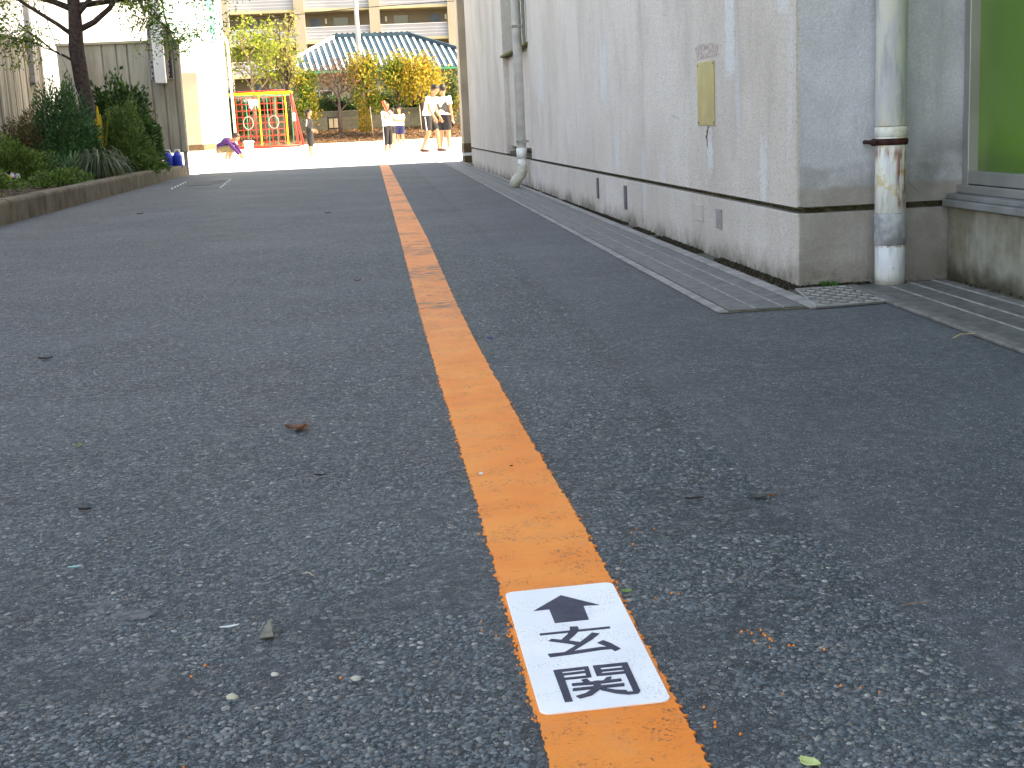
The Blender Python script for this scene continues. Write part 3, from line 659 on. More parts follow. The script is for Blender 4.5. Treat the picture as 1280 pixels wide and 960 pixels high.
# brass plaque
t=empty('wall_plaque',(1.41,5.68,.68),0,'small olive brass plate screwed to the rendered wall near the corner','plaque')
m=MB(); m.box(1.4065,5.545,.548,1.4125,5.838,.812); loc0(m.build('plate',M['brass'],t,bevel=.0015))
for y in (5.56,5.823):
    for z in (.56,.80): m=smooth(); m.ball((1.4062,y,z),(.0025,.005,.005),8,6); loc0(m.build('screw',M['steel'],t))
g=plain('old_glue',(.52,.42,.38),.95,.35,60,.003)
m=MB(); m.prism([(0,0),(.12,.004),(.33,0),(.37,.05),(.30,.062),(.05,.055),(-.02,.045)],0,.0015)
o=m.build('glue_stain',g,t); o.matrix_local=Matrix(((0,0,-1,-.0001),(1,0,0,-.18),(0,1,0,.145),(0,0,0,1)))
# ragged crack and white run under it
m=MB(); pts=[];p=V((1.4093,5.66,.545))
for i in range(9): pts.append(tuple(p)); p=p+V((0,rnd.uniform(-.012,.012),-.011))
m.tube(pts,[.004,.003,.005,.003,.006,.003,.002,.002,.001],5); loc0(m.build('crack',plain('crack_brown',(.16,.12,.10),.95),t))

# ---- big rusty downpipe
t=empty('drainpipe',(1.70,4.385,0),0,'thick weathered white drainpipe with a rusty clamp at the near wall corner','drainpipe')
px,py=1.706,4.385
def ring(z0,z1,r,mat,name,n=40,extra=None,par=t):
    m=smooth(); m.tube([(px,py,z0),(px,py,z0+.002),(px,py,z1-.002),(px,py,z1)],[r-.002,r,r,r-.002],n); return loc0(m.build(name,mat,par))
p1=ring(.0,.142,.0495,M['pipe'],'pipe'); ring(.139,.243,.0530,M['collar'],'collar'); ring(.2435,.505,.0505,M['pipe'],'pipe'); ring(.495,.528,.0525,M['pipe'],'collar'); ring(.53,7.8,.0500,M['pipe'],'pipe')
m=smooth(); m.tube([(px,py,.468),(px,py,.471),(px,py,.487),(px,py,.490)],[.0505,.0560,.0560,.0505],40)
c=loc0(m.build('clamp',M['rust'],t))
m=smooth(); m.ball((px-.062,py-.012,.479),(.014,.014,.0125),12,8); m.tube([(px-.062,py-.01,.479),(px-.062,4.47,.479)],.007,8)
m.build('clamp_bolt',M['rust'],c)
# ---- slim far downpipe with elbow
t=empty('drainpipe',(1.355,12.4,0),0,'slim pale drainpipe with a cream elbow at its foot beside the far window','drainpipe')
qx,qy=1.352,12.45
m=smooth(); m.tube([(qx,qy,.30),(qx,qy,7.8)],.042,20); loc0(m.build('pipe',M['pvc'],t))
m=smooth(); m.tube([(qx,qy,.27),(qx,qy,.36)],.049,20); m.tube([(qx,qy,.18),(qx,qy,.28)],.040,20); loc0(m.build('collar',M['pvc'],t))
m=smooth(); m.tube([(qx,qy,.20),(qx,qy,.150),(qx-.008,qy+.01,.125),(qx-.055,qy+.01,.085),(qx-.070,qy+.01,.062),(qx-.078,qy+.01,.012)],[.045,.046,.047,.047,.047,.045],18); loc0(m.build('elbow',M['pvccream'],t))
for z in (.41,1.43):
    m=MB(); m.box(qx-.047,qy-.047,z,qx+.047,qy+.047,z+.022); m.box(qx+.04,qy-.012,z+.004,1.42,qy+.012,z+.018); loc0(m.build('clamp',M['steellight'],t))

# ================================================================== PLANTER, LEFT
def kx(y): return -2.845-(y-10.6)*.0120
t=empty('planter_kerb',(-2.9,14,0),0,'low weathered concrete kerb edging the planted bed on the left','kerb')
y=2.0
while y<22.2:
    y1=min(y+.598,22.34); m=MB(); zt=.185+rnd.uniform(-.002,.002)-(.02 if y>19 else 0)
    a,b=kx(y),kx(y1)
    # rounded top profile
    pr=[(0,-.02),(-.004,zt-.03),(-.012,zt-.010),(-.03,zt),(-.15,zt),(-.165,zt-.02),(-.165,-.02)]
    vs=[(a+p,y+.006,z) for p,z in pr]+[(b+p,y1-.006,z) for p,z in pr]; n=len(pr)
    m.add(vs,[tuple(range(n))[::-1],tuple(range(n,2*n))]+[(i,(i+1)%n,n+(i+1)%n,n+i) for i in range(n)][::1])
    loc0(m.build('kerbstone',M['kerb'],t)); y=y1
# soil
m=MB(); nx,ny=14,120; vs=[]
for j in range(ny+1):
    for i in range(nx+1):
        y=3+19.3*j/ny; x=-4.95+(1.95-.0)*i/nx*1.0; x=min(x,kx(y)-.10)
        vs.append((x,y,.13+.035*mnoise.noise(V((x*3,y*3,0)))+.02*mnoise.noise(V((x*11,y*11,0)))))
m.add(vs,[(j*(nx+1)+i,j*(nx+1)+i+1,(j+1)*(nx+1)+i+1,(j+1)*(nx+1)+i) for j in range(ny) for i in range(nx)])
m.build('flowerbed_soil',M['soil'],kind='structure')
# left boundary wall (ribbed board-marked concrete)
t=empty('boundary_wall',(-5,12,0),0,'tall streaked board-marked concrete wall behind the flowerbed','wall')
m=MB(); y=2.0
while y<21.75:
    d=min(rnd.choice((.11,.12,.13)),21.8-y); m.box(-5.15,y,0,-4.952+rnd.choice((0,.006,.012)),y+d-.006,2.10); y+=d
loc0(m.build('wall_panel',M['board'],t))
m=MB(); m.box(-5.14,2,0,-4.965,21.75,2.095); loc0(m.build('wall_core',M['board'],t))
m=MB(); m.box(-5.16,2,2.098,-4.93,21.7,2.14)
loc0(m.build('capping',M['white'],t))
for i,(y,zb) in enumerate(((18.40,1.42),(20.95,1.45))):
    o=empty('fence_post',(-4.9,y,zb),0,('white','grey')[i]+(' steel fence post bolted to the left wall, '+('the one nearest the camera' if i==0 else 'the one nearest the tree')),'post','fence posts bolted to the left wall')
    m=MB(); m.box(-.045,-.05,0,.035,.05,3.0); m.build('post',M['white'] if i==0 else M['greymetal'],o,bevel=.006)
    for z in (.03,.66):
        m=MB(); m.box(-.05,-.10,z,.045,.10,z+.10); m.build('bracket',M['greymetal'],o,bevel=.006)
# mesh fence above the wall
t=empty('mesh_fence',(-5.05,12,2.17),0,'thin wire mesh fence rising above the left wall','fence')
m=MB()
for i in range(150):
    y=21.3-i*.075; 
    if y<9: break
    m.bar((-5.05,y,2.17),(-5.05,max(y-1.3,9),3.5),.004,.004); m.bar((-5.05,y,3.5),(-5.05,max(y-1.3,9),2.17),.004,.004)
m.bar((-5.05,9,3.5),(-5.05,21.3,3.5),.03,.03); loc0(m.build('mesh',M['white'],t))
# siding panel fence at the end
t=empty('panel_fence',(-3.9,22.35,0),0,'grey-beige ribbed siding panel standing at the end of the flowerbed','panel wall')
m=MB(); m.box(-4.84,22.36,.36,-2.95,22.44,2.10)
ribs=[-4.82,-4.42,-4.15,-3.93,-3.76,-3.42,-3.23,-3.06]
loc0(m.build('panel',M['siding'],t))
m=MB()
for a,b in zip(ribs,ribs[1:]+[-2.955]): m.box(a+.02,22.335,.37,b-.006,22.362,2.085)
loc0(m.build('board',M['siding'],t,bevel=.004))
m=MB(); m.box(-4.85,22.31,2.085,-2.94,22.46,2.125); loc0(m.build('top_rail',M['beige'],t,bevel=.004))
for x in (-4.7,-3.9,-3.0):
    m=MB(); m.box(x-.03,22.37,0,x+.03,22.43,.37); loc0(m.build('foot',M['greymetal'],t))
# white column in front of panel
o=empty('steel_column',(-3.25,22.2,1.45),R(4),'thick white square column bracketed to the grey siding panel','post')
m=MB(); m.box(-.085,-.09,0,.085,.09,4.5); m.build('column',M['white'],o,bevel=.01)
for z in (.06,.62,):
    m=MB(); m.box(-.16,.091,z,.20,.13,z+.30); br=m.build('bracket',M['greymetal'],o,bevel=.004)
    for dz in (.03,.10,.20,.27):
        for x in (-.125,.135,.17):
            m=smooth(); m.ball((x,.085,z+dz),.014,8,6); m.build('bolt',M['darkgap'],br)
m=smooth(); m.tube([(.12,.0,1.6),(.14,0,1.0),(.22,0,.72),(.30,.02,.55)],.012,8); m.tube([(.16,.06,.9),(.17,.05,.5),(.16,.05,.1)],.02,8); m.build('cable',M['wire'],o)

# blue containers
for i,(x,y,l) in enumerate(((-3.185,21.75,'left of the pair of blue plastic water jugs at the kerb end'),(-3.05,21.8,'right of the pair of blue plastic water jugs at the kerb end'))):
    o=empty('water_jug',(x,y,.12),R(8*i),l,'jug','blue plastic jugs at the kerb end')
    m=smooth(); m.tube([(0,0,0),(0,0,.01),(0,0,.19),(0,0,.235),(0,0,.25)],[.065,.08,.08,.055,.03],4 if 0 else 16,ex=1,ey=.95); m.build('body',M['blue'],o)
    m=smooth(); m.tube([(-.045,0,.21),(-.03,0,.29),(.03,0,.29),(.045,0,.21)],.012,8); m.build('handle',M['white'],o)

# ---- trees and plants
def rv(s=1): return V((rnd.gauss(0,1),rnd.gauss(0,1),rnd.gauss(0,1)))*s
def limbs(m,p,d,L,r,depth,tips,spread=.6,up=.15,n=5,kids=(2,4)):
    pts=[p];rad=[r];q=p.copy();dd=d.normalized()
    for i in range(n):
        dd=(dd+rv(.16)+V((0,0,up*.3))).normalized(); q=q+dd*L/n; pts.append(q.copy()); rad.append(r*(1-.55*(i+1)/n))
    m.tube(pts,rad,7)
    tips.append((pts[-1],dd,L)); 
    if depth>0:
        for k in range(rnd.randint(*kids)):
            t=rnd.uniform(.35,1); i=min(int(t*n),n-1); b=pts[i].lerp(pts[i+1],t*n-i)
            nd=(dd+rv(spread)+V((0,0,up))).normalized()
            limbs(m,b,nd,L*rnd.uniform(.5,.75),max(rad[i]*.55,.004),depth-1,tips,spread,up,4,kids)
    elif True: tips.append((pts[n//2],dd,L))

def tree(name,loc,trunkpts,rad,starts,leafm,barkm,nleaf,lsize,csize,label,cat='tree',group=None,depth=2,spread=.6,up=.2,kids=(2,4),wl=.55,flat=1):
    o=empty(name,loc,0,label,cat,group)
    m=smooth(); m.tube(trunkpts,rad,14); tips=[]
    for (p,d,L,r) in starts: limbs(m,V(p),V(d),L,r,depth,tips,spread,up,5,kids)
    m.build('trunk',M[barkm],o)
    c=MB(); ms=leafm if isinstance(leafm,list) else [leafm]
    for i in range(nleaf):
        p,d,L=rnd.choice(tips); q=rv(csize); q.z*=flat
        c.cur=0 if len(ms)==1 else (0 if mnoise.noise(p*1.1)+rnd.gauss(0,.15)>0 else 1)
        c.leaf(p+q-d*rnd.uniform(0,L*.3),lsize*rnd.uniform(.6,1.3),lsize*wl*rnd.uniform(.7,1.2))
    c.build('crown',[M[x] for x in ms],o); return o

# nearest tree in the planter
T=[(0,0,0),(-.02,0,.35),(-.05,0,.8),(-.10,0,1.25),(-.13,.0,1.7),(-.10,0,2.2),(-.12,0,2.9),(-.1,.1,3.8)]
tree('garden_tree',(-3.72,19.0,.12),T,[.15,.115,.10,.098,.10,.085,.07,.05],
 [((-.12,0,1.85),(-1,-.2,.6),1.4,.032),((-.12,0,1.92),(1,.05,.5),1.4,.045),((-.11,0,2.1),(.8,-.4,.5),1.3,.04),((-.10,0,2.2),(-1,.1,.45),1.5,.045),((-.12,0,1.5),(-.9,-.1,.75),.9,.018),
  ((-.10,0,2.25),(.9,.3,.3),1.4,.045),((-.1,0,2.4),(-.7,-.5,.3),1.2,.045),((-.12,0,2.7),(.2,-.8,.3),1.2,.04),((-.12,0,3.0),(-.6,.5,.2),1.3,.04),((-.1,.1,3.4),(.5,0,.2),1.3,.04),((-.1,0,2.35),(1,-.3,.3),1.2,.03)],
 'lf_tree','bark',21000,.06,.14,'dark leaning tree with thin needle foliage rising from the flowerbed shrubs',depth=2,spread=.55,up=.02,kids=(3,5),wl=.42,flat=.5)
# drooping lower twig to the left, and support cable
m=smooth(); m.tube([(-4.30,18.9,2.9),(-4.15,18.9,2.1),(-3.86,18.88,1.2),(-3.70,18.86,.5)],.008,6); m.build('guy_wire',M['greymetal'],label='pale guy wire running down in front of the leaning tree trunk',cat='wire')
def bush(name,loc,rx,ry,h,n,leafm,ls,wl,label,cat='shrub',group=None,up=.4,lump=.35,stems=14,fill=.45):
    o=empty(name,loc,0,label,cat,group); s=smooth(); c=MB(); sd=rnd.uniform(0,99)
    for k in range(stems):
        a=rnd.uniform(0,2*PI); q=V((math.cos(a)*rx*.7,math.sin(a)*ry*.7,h*rnd.uniform(.6,.9))); s.tube([(0,0,0),q*.5+V((0,0,.05)),q],[.012,.008,.004],5)
    s.build('stem',M['bark'],o)
    for i in range(n):
        d=rv().normalized(); d.z=abs(d.z)*1.0-.15*0
        rr=1+lump*mnoise.noise(d*2.2+V((sd,0,0)))*1.6+.18*mnoise.noise(d*6+V((sd,0,0)))
        t=rnd.uniform(fill,1)**.6 * rr
        p=V((d.x*rx*t,d.y*ry*t,max(.02,d.z*h*t)))
        ld=(d+rv(.6)+V((0,0,up))).normalized()
        c.leaf(p,ls*rnd.uniform(.6,1.3),ls*wl*rnd.uniform(.7,1.2),ld)
    c.build('foliage',M[leafm],o); return o
bush('heather_shrub',(-4.45,18.6,.13),.50,.5,.80,16000,'lf_brown',.05,.3,'feathery brownish green shrub at the left of the flowerbed')
bush('low_shrub',(-4.50,17.4,.13),.50,.4,.48,9000,'lf_mid',.055,.35,'low mid-green shrub in front of the feathery brown one')
bush('conifer_shrub',(-3.98,18.4,.13),.46,.42,1.12,20000,'lf_conifer',.055,.32,'dense blue-green conifer shrub in front of the tree trunk',up=.6)
bush('glossy_shrub',(-3.58,20.3,.13),.56,.5,1.20,12000,'lf_dark',.085,.55,'tall dark glossy-leaved shrub right of the tree trunk')
bush('feathery_shrub',(-3.40,19.1,.13),.44,.48,.80,18000,'lf_mid',.055,.32,'soft feathery green shrub hanging over the kerb, right of the grass clump',up=.2)
bush('end_shrub',(-3.50,20.8,.13),.28,.4,.50,5000,'lf_mid',.08,.5,'small leafy shrub at the far end of the bed by the blue jugs')
bush('twiggy_shrub',(-3.42,21.7,.13),.18,.25,.78,1200,'lf_brown',.06,.4,'thin brownish shrub against the siding panel')
bush('creeping_plant',(-3.42,15.3,.13),.30,.35,.17,3000,'lf_mid',.04,.5,'low green ground plant beside the pansies')
bush('creeping_plant',(-4.25,14.9,.12),.5,.5,.22,4000,'lf_mid',.05,.4,'low dark green sprawl at the left corner of the bed')
bush('climbing_plant',(-4.90,17.7,.3),.20,.3,1.15,3000,'lf_dark',.09,.5,'dark leafy climber at the far left edge against the wall',up=.1)
# strap leaf clump
def blades(name,loc,n,L,w,leafm,label,cat,drop=1.0,rx=1.0):
    o=empty(name,loc,0,label,cat); m=MB()
    for i in range(n):
        a=rnd.uniform(0,2*PI); l=L*rnd.uniform(.6,1.1); ex=rnd.uniform(.35,1)*rx; pts=[]
        d=V((math.cos(a),math.sin(a),0)); sd=V((-d.y,d.x,0)); base=d*rnd.uniform(0,.06)
        for k in range(7):
            t=k/6; pts.append(base+d*(l*ex*t)+V((0,0,l*(2.3*t-2.1*drop*t*t)*(1.25-ex*.6))))
        vs=[];
        for k,p in enumerate(pts):
            ww=w*(1-(k/6)**2*.9)/2; vs+=[p+sd*ww,p-sd*ww]
        m.add(vs,[(2*k,2*k+1,2*k+3,2*k+2) for k in range(6)])
    m.build('leaf_blades',M[leafm],o); return o
blades('strap_leaf_plant',(-3.30,16.9,.14),260,.62,.014,'lf_blade','arching clump of long pale-edged strap leaves drooping over the kerb','grass clump',1.05)
blades('strap_leaf_plant',(-3.70,17.3,.14),160,.5,.012,'lf_conifer','dark grassy clump behind the pale strap leaves','grass clump',.9)
blades('yellow_leaf_plant',(-3.62,18.8,.36),5,.50,.05,'lf_yel','upright plant with broad yellow leaves beside the tree trunk','plant',.55,.35)
def flowers(loc,n,label,only=None):
    o=empty('pansy',loc,0,label,'flower','pansies in the flowerbed'); m=MB()
    for i in range(n*9):
        a=rnd.uniform(0,2*PI); r=rnd.uniform(0,.10); m.leaf((math.cos(a)*r,math.sin(a)*r,rnd.uniform(0,.06)),.04,.02,(math.cos(a),math.sin(a),.5))
    m.build('foliage',M['lf_mid'],o,kind='stuff')
    for i in range(n):
        m=MB()
        c=V((rnd.gauss(0,.06),rnd.gauss(0,.06),rnd.uniform(.09,.14)))
        vs=[c+V((0,-.004,0))]
        for k in range(10): a=2*PI*k/10; rr=.028*(1 if k%2 else .72); vs.append(c+V((math.cos(a)*rr,-.012,math.sin(a)*rr)))
        m.add(vs,[(0,1+k,1+(k+1)%10) for k in range(10)]); m.build('bloom',only,o)
    return o
fw=plain('white_petal',(.62,.58,.66),.6,.1,30); fv=plain('violet_petal',(.30,.20,.42),.6,.2,30); fy=plain('yellow_petal',(.62,.48,.03),.6,.1,30)
flowers((-3.92,15.6,.14),4,'white pansies in the bed, rightmost of the flowers',fw); flowers((-4.02,15.4,.14),4,'yellow pansies between the white and violet ones',fy); flowers((-4.14,15.9,.14),4,'violet pansies, leftmost of the flowers in the bed',fv)
# fallen litter on soil
m=MB()
for i in range(900):
    y=rnd.uniform(9,18); x=rnd.uniform(-4.8,kx(y)-.2); m.leaf((x,y,.135+rnd.uniform(0,.03)),rnd.uniform(.02,.06),rnd.uniform(.01,.02),(rnd.gauss(0,1),rnd.gauss(0,1),.1))
m.build('leaf_litter',M['lf_brown'],label='brown leaf litter lying on the dark flowerbed soil',cat='leaf litter',kind='stuff')

# ================================================================== BEYOND THE LEFT PANEL
o=empty('storage_cabinet',(-3.75,27,0),0,'tan storage cabinet standing in the sun behind the siding panel','cabinet')
m=MB(); m.box(-.75,-1,.44,.60,1,1.77); m.build('body',M['beige'],o,bevel=.01)
m=MB(); m.box(-.77,-1.02,.34,.62,1.02,.44); m.build('base',M['brown'],o)
for x in (-.7,.5):
    for y in (-.9,.9): m=MB(); m.box(x-.025,y-.025,0,x+.025,y+.025,.34); m.build('foot',M['white'],o)
m=MB(); m.box(.28,-1.012,.46,.29,-.99,1.75); m.build('door_seam',M['brown'],o)
# white building
o=empty('white_building',(-6,38,0),0,'blank bright white building behind the green net','building')
m=MB(); m.box(-4.4,-2,0,2.12,.5,14); m.build('wall',M['whitewall'],o)
m=MB(); m.box(-4.45,-2.05,14,2.15,.55,14.3); m.build('roof',M['conc'],o)
# cream house with slatted screen
o=empty('cream_house',(-10,44,0),0,'cream house with a vertical slatted balcony screen above the siding panel','house')
m=MB(); m.box(-8,-2,0,3.0,8,3.9); m.box(-8,0,3.9,3.0,8,9); m.build('wall',M['pinkwall'],o)
m=MB(); m.box(-8,-2.1,9,3.2,8.1,9.4); m.build('roof',M['brown'],o)
m=MB(); x=-2.2
while x<2.4: m.box(x,-2.06,3.4,x+.06,-2.01,5.8); x+=.135
m.box(-2.3,-2.08,5.8,2.5,-2,5.9); m.box(-2.3,-2.08,3.32,2.5,-2,3.4); m.box(-2.3,-2.08,4.55,2.5,-2.06,4.63)
m.build('slatted_screen',M['beige'],o)
m=MB(); m.box(-7,-.06,4.6,-3.4,-.01,6.6); m.build('window',M['glass'],o)
# net
o=empty('ball_net',(-3.40,33.3,0),0,'tall white pole frame with pale green ball-stop netting at the yard entrance','net')
for x in (0.02,-1.6): m=smooth(); m.tube([(x,0,0),(x,0,2.85),(x,0,6.0)],.035,12); m.build('post',M['white'],o)
m=smooth(); m.tube([(0.03,0,2.9),(.10,-.02,2.86),(.14,-.02,2.7),(.15,-.02,.1)],.028,10)
m.build('side_pipe',M['white'],o)
m=MB()
for i in range(31): x=-.04-i*.05; m.bar((x,-.04,.15),(x,-.04,5.9),.010,.010)
for i in range(110): z=.2+i*.052; m.bar((-1.58,-.04,z),(.0,-.04,z),.008,.008)
m.build('netting',M['net'],o)
for z in (1.75,3.2): m=smooth(); m.tube([(-1.6,-.04,z),(0,-.04,z)],.015,6); m.build('rope',M['net'],o)
m=MB(); m.box(-.30,-.05,.1,-.10,-.045,5.9); m.build('net_border',M['net'],o)

# ================================================================== YARD
# jungle frame with climbing net
o=empty('climbing_net',(-4.55,57.5,0),R(-4),'yellow and red playground frame holding a red climbing net with hoops','climbing frame')
W=2.6;H=2.22
m=smooth(); m.tube([(-W/2-.1,0,H-.04),(-W/2,0,H),(W/2,0,H),(W/2+.1,0,H-.04)],.055,10)
for x in (-W/2+.25,0,W/2-.22): m.tube([(x,0,0),(x,0,H)],.032,8)
m.build('yellow_frame',M['yellow'],o)
for s in (-1,1):
    m=smooth(); 
    for e in (-1,1): m.tube([(s*(W/2+.02),0,H),(s*(W/2+.30),e*.9,0)],.045,8)
    m.tube([(s*(W/2+.3),-.9,.06),(s*(W/2+.3),.9,.06)],.04,8); m.build('side_leg',M['red'],o)
m=smooth(); m.tube([(-W/2-.3,-.9,.06),(W/2+.3,-.9,.06)],.055,8); m.build('bottom_rail',M['red'],o)
m=smooth()
for i in range(9): z=.25+i*.26; m.tube([(-W/2+.2,.02,z),(W/2-.2,.02,z)],.013,5)
for x in [-.95,-.72,-.44,-.2,.2,.46,.72,.98]: m.tube([(x,.02,.1),(x,.02,H-.05)],.011,5)
m.build('rope_net',M['red'],o)
m=smooth()
for x in (-.62,-.1,.25,.6,.9,1.25): m.tube([(x,.5,0),(x,.5,H-.1)],.022,5)
m.tube([(-W/2,.5,H-.1),(W/2,.5,H-.1)],.03,6)
m.build('rear_frame',M['greenp'],o)
for x,mm in ((-.5,'pale'),(.55,'pale')):
    m=smooth(); m.tube([(x+.2*math.cos(a*PI/8),-.03,1.05+.26*math.sin(a*PI/8)) for a in range(17)],.020,6); m.build('hoop',M[mm],o)
m=MB(); vs=[]
for j in range(7):
    for i in range(9): u_=i/8;v_=j/6; vs.append((-.42+.42*u_+.05*mnoise.noise(V((u_*4,v_*3,1))),-.09+.06*math.sin(u_*9+v_*2),1.98-.40*v_*(.75+.4*mnoise.noise(V((u_*5,2,0)))+.2*math.sin(u_*7))))
m.smooth=True; m.add(vs,[(j*9+i,j*9+i+1,(j+1)*9+i+1,(j+1)*9+i) for j in range(6) for i in range(8)])
m.build('cloth',M['cl_white'],o)
for x in (-W/2-.12,W/2+.14): m=smooth(); m.tube([(x,-.4,1.35),(x+.02*(1 if x>0 else -1),-.5,1.05)],.06,8); m.build('pad',M['white'],o)
# bin
o=empty('litter_bin',(-3.95,44.5,0),0,'small grey-green litter bin with a white lid in front of the climbing net','bin')
m=smooth(); m.tube([(0,0,.0),(0,0,.02),(0,0,.34)],[.13,.14,.155],18); m.build('body',M['bingrey'],o)
m=smooth(); m.tube([(0,0,.34),(0,0,.37),(0,0,.40)],[.175,.18,.12],18); m.build('lid',M['white'],o)
# bank + retaining wall + hedge
m=MB(); nx=120
vs=[]
for i in range(nx+1):
    x=-45+90*i/nx
    for y,z in ((65.9,-.01),(66.6,.12),(68.2,.35),(70.2,.55),(74,.6)): vs.append((x,y+.25*mnoise.noise(V((x*.6,y,0))),z+(.06*mnoise.noise(V((x*1.3,y,4))) if z>0 else 0)))
m.add(vs,[(i*5+k,(i+1)*5+k,(i+1)*5+k+1,i*5+k+1) for i in range(nx) for k in range(4)]); m.smooth=True
m.build('earth_bank',plain('leafy_earth',(.115,.075,.045),.95,.6,5,.03),kind='structure')
m=MB()
for i in range(5200):
    x=rnd.uniform(-9,8);y=rnd.uniform(65.7,70); z=.0 if y<66.3 else lerp(.05,.55,(y-66.3)/3.9)
    m.leaf((x,y,z+.06),rnd.uniform(.07,.18),.09,(rnd.gauss(0,1),rnd.gauss(0,1),.3))
m.build('fallen_leaves',M['lf_rust'],label='rusty fallen leaves spread over the earth bank beyond the yard',cat='leaf litter',kind='stuff')
o=empty('retaining_wall',(0,70.5,.4),0,'low grey-green block wall behind the trees at the far side of the yard','wall')
m=MB()
for r in range(5):
    x=-30+(r%2)*.2
    while x<30: m.box(x,0,r*.22,x+.388,.2,r*.22+.212); x+=.4
m.build('blocks',M['yardwall'],o)
m=MB(); m.box(-30,-.03,1.10,30,.23,1.16); m.box(-30,.03,0,30,.19,1.1); m.build('coping',M['yardwall'],o)
o=empty('notice_board',(-1.9,69.9,.5),0,'small dark-framed yellow notice panel on the block wall','notice board')
m=MB(); m.box(-.28,0,.15,.28,.05,.75); m.box(-.3,.05,0,-.26,.1,.8); m.box(.26,.05,0,.3,.1,.8); m.build('frame',M['wire'],o)
m=MB(); m.box(-.22,-.012,.22,-.02,.0,.68); m.box(.02,-.012,.22,.22,.0,.68); m.build('panel',M['beige'],o)
# hedge
o=empty('hedge',(0,72,.6),0,'long dark green hedge above the block wall','hedge'); c=MB()
for i in range(30000):
    x=rnd.uniform(-14,10); top=1.7+.35*mnoise.noise(V((x*.7,0,0)))+.2*mnoise.noise(V((x*2.5,1,0)))
    z=rnd.uniform(.5,top); y=-.5+.3*mnoise.noise(V((x*1.2,z*1.5,3)))+abs(rnd.gauss(0,.12)) if z<top-.15 else rnd.uniform(-.5,.6)
    c.leaf((x,y,z),.16,.09)
c.build('foliage',M['lf_green'],o)
m=MB(); m.box(-14,-.2,0,10,.5,1.4); m.build('inner_twigs',M['lf_green'],o)

def ytree(name,x,y,h,trunk_r,leafm,bark,label,n,ls,w=1.0,fork=1,low=.35,cs=.25,depth=2,z0=.45,lean=0,wl=.6,cat='tree',up=.35,spread=.55,kids=(2,4)):
    T=[(0,0,0),(lean*.3,0,h*low*.6),(lean*.6,0,h*low),(lean*.8,0,h*.62),(lean,0,h*.82)]
    st=[]
    for k in range(9):
        t=low+(.85-low)*k/8; a=k*2.4+rnd.uniform(-.4,.4); zz=h*t
        xx=lean*t; L=w*h*.30*(1.05-abs(t-.5)*.6); st.append(((xx,0,zz),(math.cos(a),math.sin(a),.55+t*.5),L,trunk_r*.42))
    return tree(name,(x,y,z0),T,[trunk_r*1.2,trunk_r,trunk_r*.85,trunk_r*.55,trunk_r*.25],st,leafm,bark,n,ls,cs,label,cat,'trees along the far side of the yard',depth,spread,up,kids,wl,1)
ytree('lime_tree',-5.6,67.6,4.6,.10,'lf_ygreen','barklight','tall sparse lime-green tree behind the climbing net, leftmost of the row',1200,.20,1.15,low=.40,cs=.22,spread=.7)
ytree('olive_tree',-4.0,68.0,4.8,.13,'lf_olive','bark','tall thin pale yellow-green tree right of the lime-green one',1200,.17,.8,low=.32,cs=.20,up=.8)
ytree('lime_tree',-4.75,69.2,4.1,.09,'lf_ygreen','barklight','shorter lime-green tree between the two tall sparse trees',1100,.19,1.0,low=.45,cs=.22)
ytree('bushy_tree',-3.05,67.2,2.7,.06,['lf_bush','lf_gold'],'barklight','narrow green bushy tree beside the climbing frame',2600,.15,.55,low=.25,cs=.2)
ytree('bare_tree',-1.5,67.2,2.75,.10,'lf_rust','bark','reddish half-bare tree left of the utility pole',800,.13,1.35,low=.38,cs=.22,kids=(3,4))
ytree('ivy_tree',-.30,67.6,3.1,.20,['lf_bush','lf_gold'],'barklight','green and yellow tree with a thick ivy-covered trunk by the utility pole',3200,.16,.78,low=.30,cs=.24)
ytree('golden_tree',1.35,67.8,3.0,.09,['lf_gold','lf_bush'],'bark','golden-leaved tree behind the boy with the bat',3400,.16,.95,low=.36,cs=.26)
ytree('golden_tree',2.55,67.2,2.85,.10,'lf_gold','bark','golden-leaved tree behind the pair of standing people',2600,.16,1.0,low=.38,cs=.25)
ytree('small_green_tree',4.1,69.5,2.1,.08,['lf_green','lf_gold'],'bark','small dark green tree at the right end of the row',1500,.15,.9,low=.3,cs=.25)
bush('evergreen_shrub',(-7.2,70.2,.6),.9,.7,2.3,4200,'lf_green',.16,.6,'dark evergreen shrub at the left end behind the climbing net',stems=6)
bush('ivy_cover',(-.30,67.55,.45),.26,.26,1.7,1500,'lf_gold',.11,.6,'yellowing ivy wrapped round the thick tree trunk',stems=3)
for x,y in ((2.42,66.7),(.05,66.9)):
    m=smooth(); m.tube([(0,0,0),(-.06,0,1.45)],.018,7); m.build('tree_stake',M['beige'],loc=(x,y,.2),label='pale wooden stake leaning by a yard tree, '+('behind the standing pair' if x>1 else 'by the ivy-covered trunk'),cat='stake',group='tree stakes')

# utility pole & wires
o=empty('utility_pole',(-.42,75,0),0,'tall pale concrete utility pole behind the yard trees','utility pole')
m=smooth(); m.tube([(0,0,0),(0,0,11)],[.16,.10],14); m.build('pole',M['pole'],o)
m=MB(); m.box(-.7,-.05,8.6,.7,.05,8.7); m.box(-.6,-.05,9.5,.6,.05,9.6); m.build('crossarm',M['greymetal'],o)
for z,dz,l in ((6.95,.55,'lowest overhead cable crossing behind the utility pole'),(8.7,.3,'upper overhead cable at the crossarm of the utility pole')):
    m=MB(); m.tube([(-22,77,z-.9),(-11,76,z-.65),(-.4,75,z),(9,73.6,z+.2),(20,72,z+.9)],.022,5); m.build('overhead_cable',M['wire'],label=l,cat='cable')

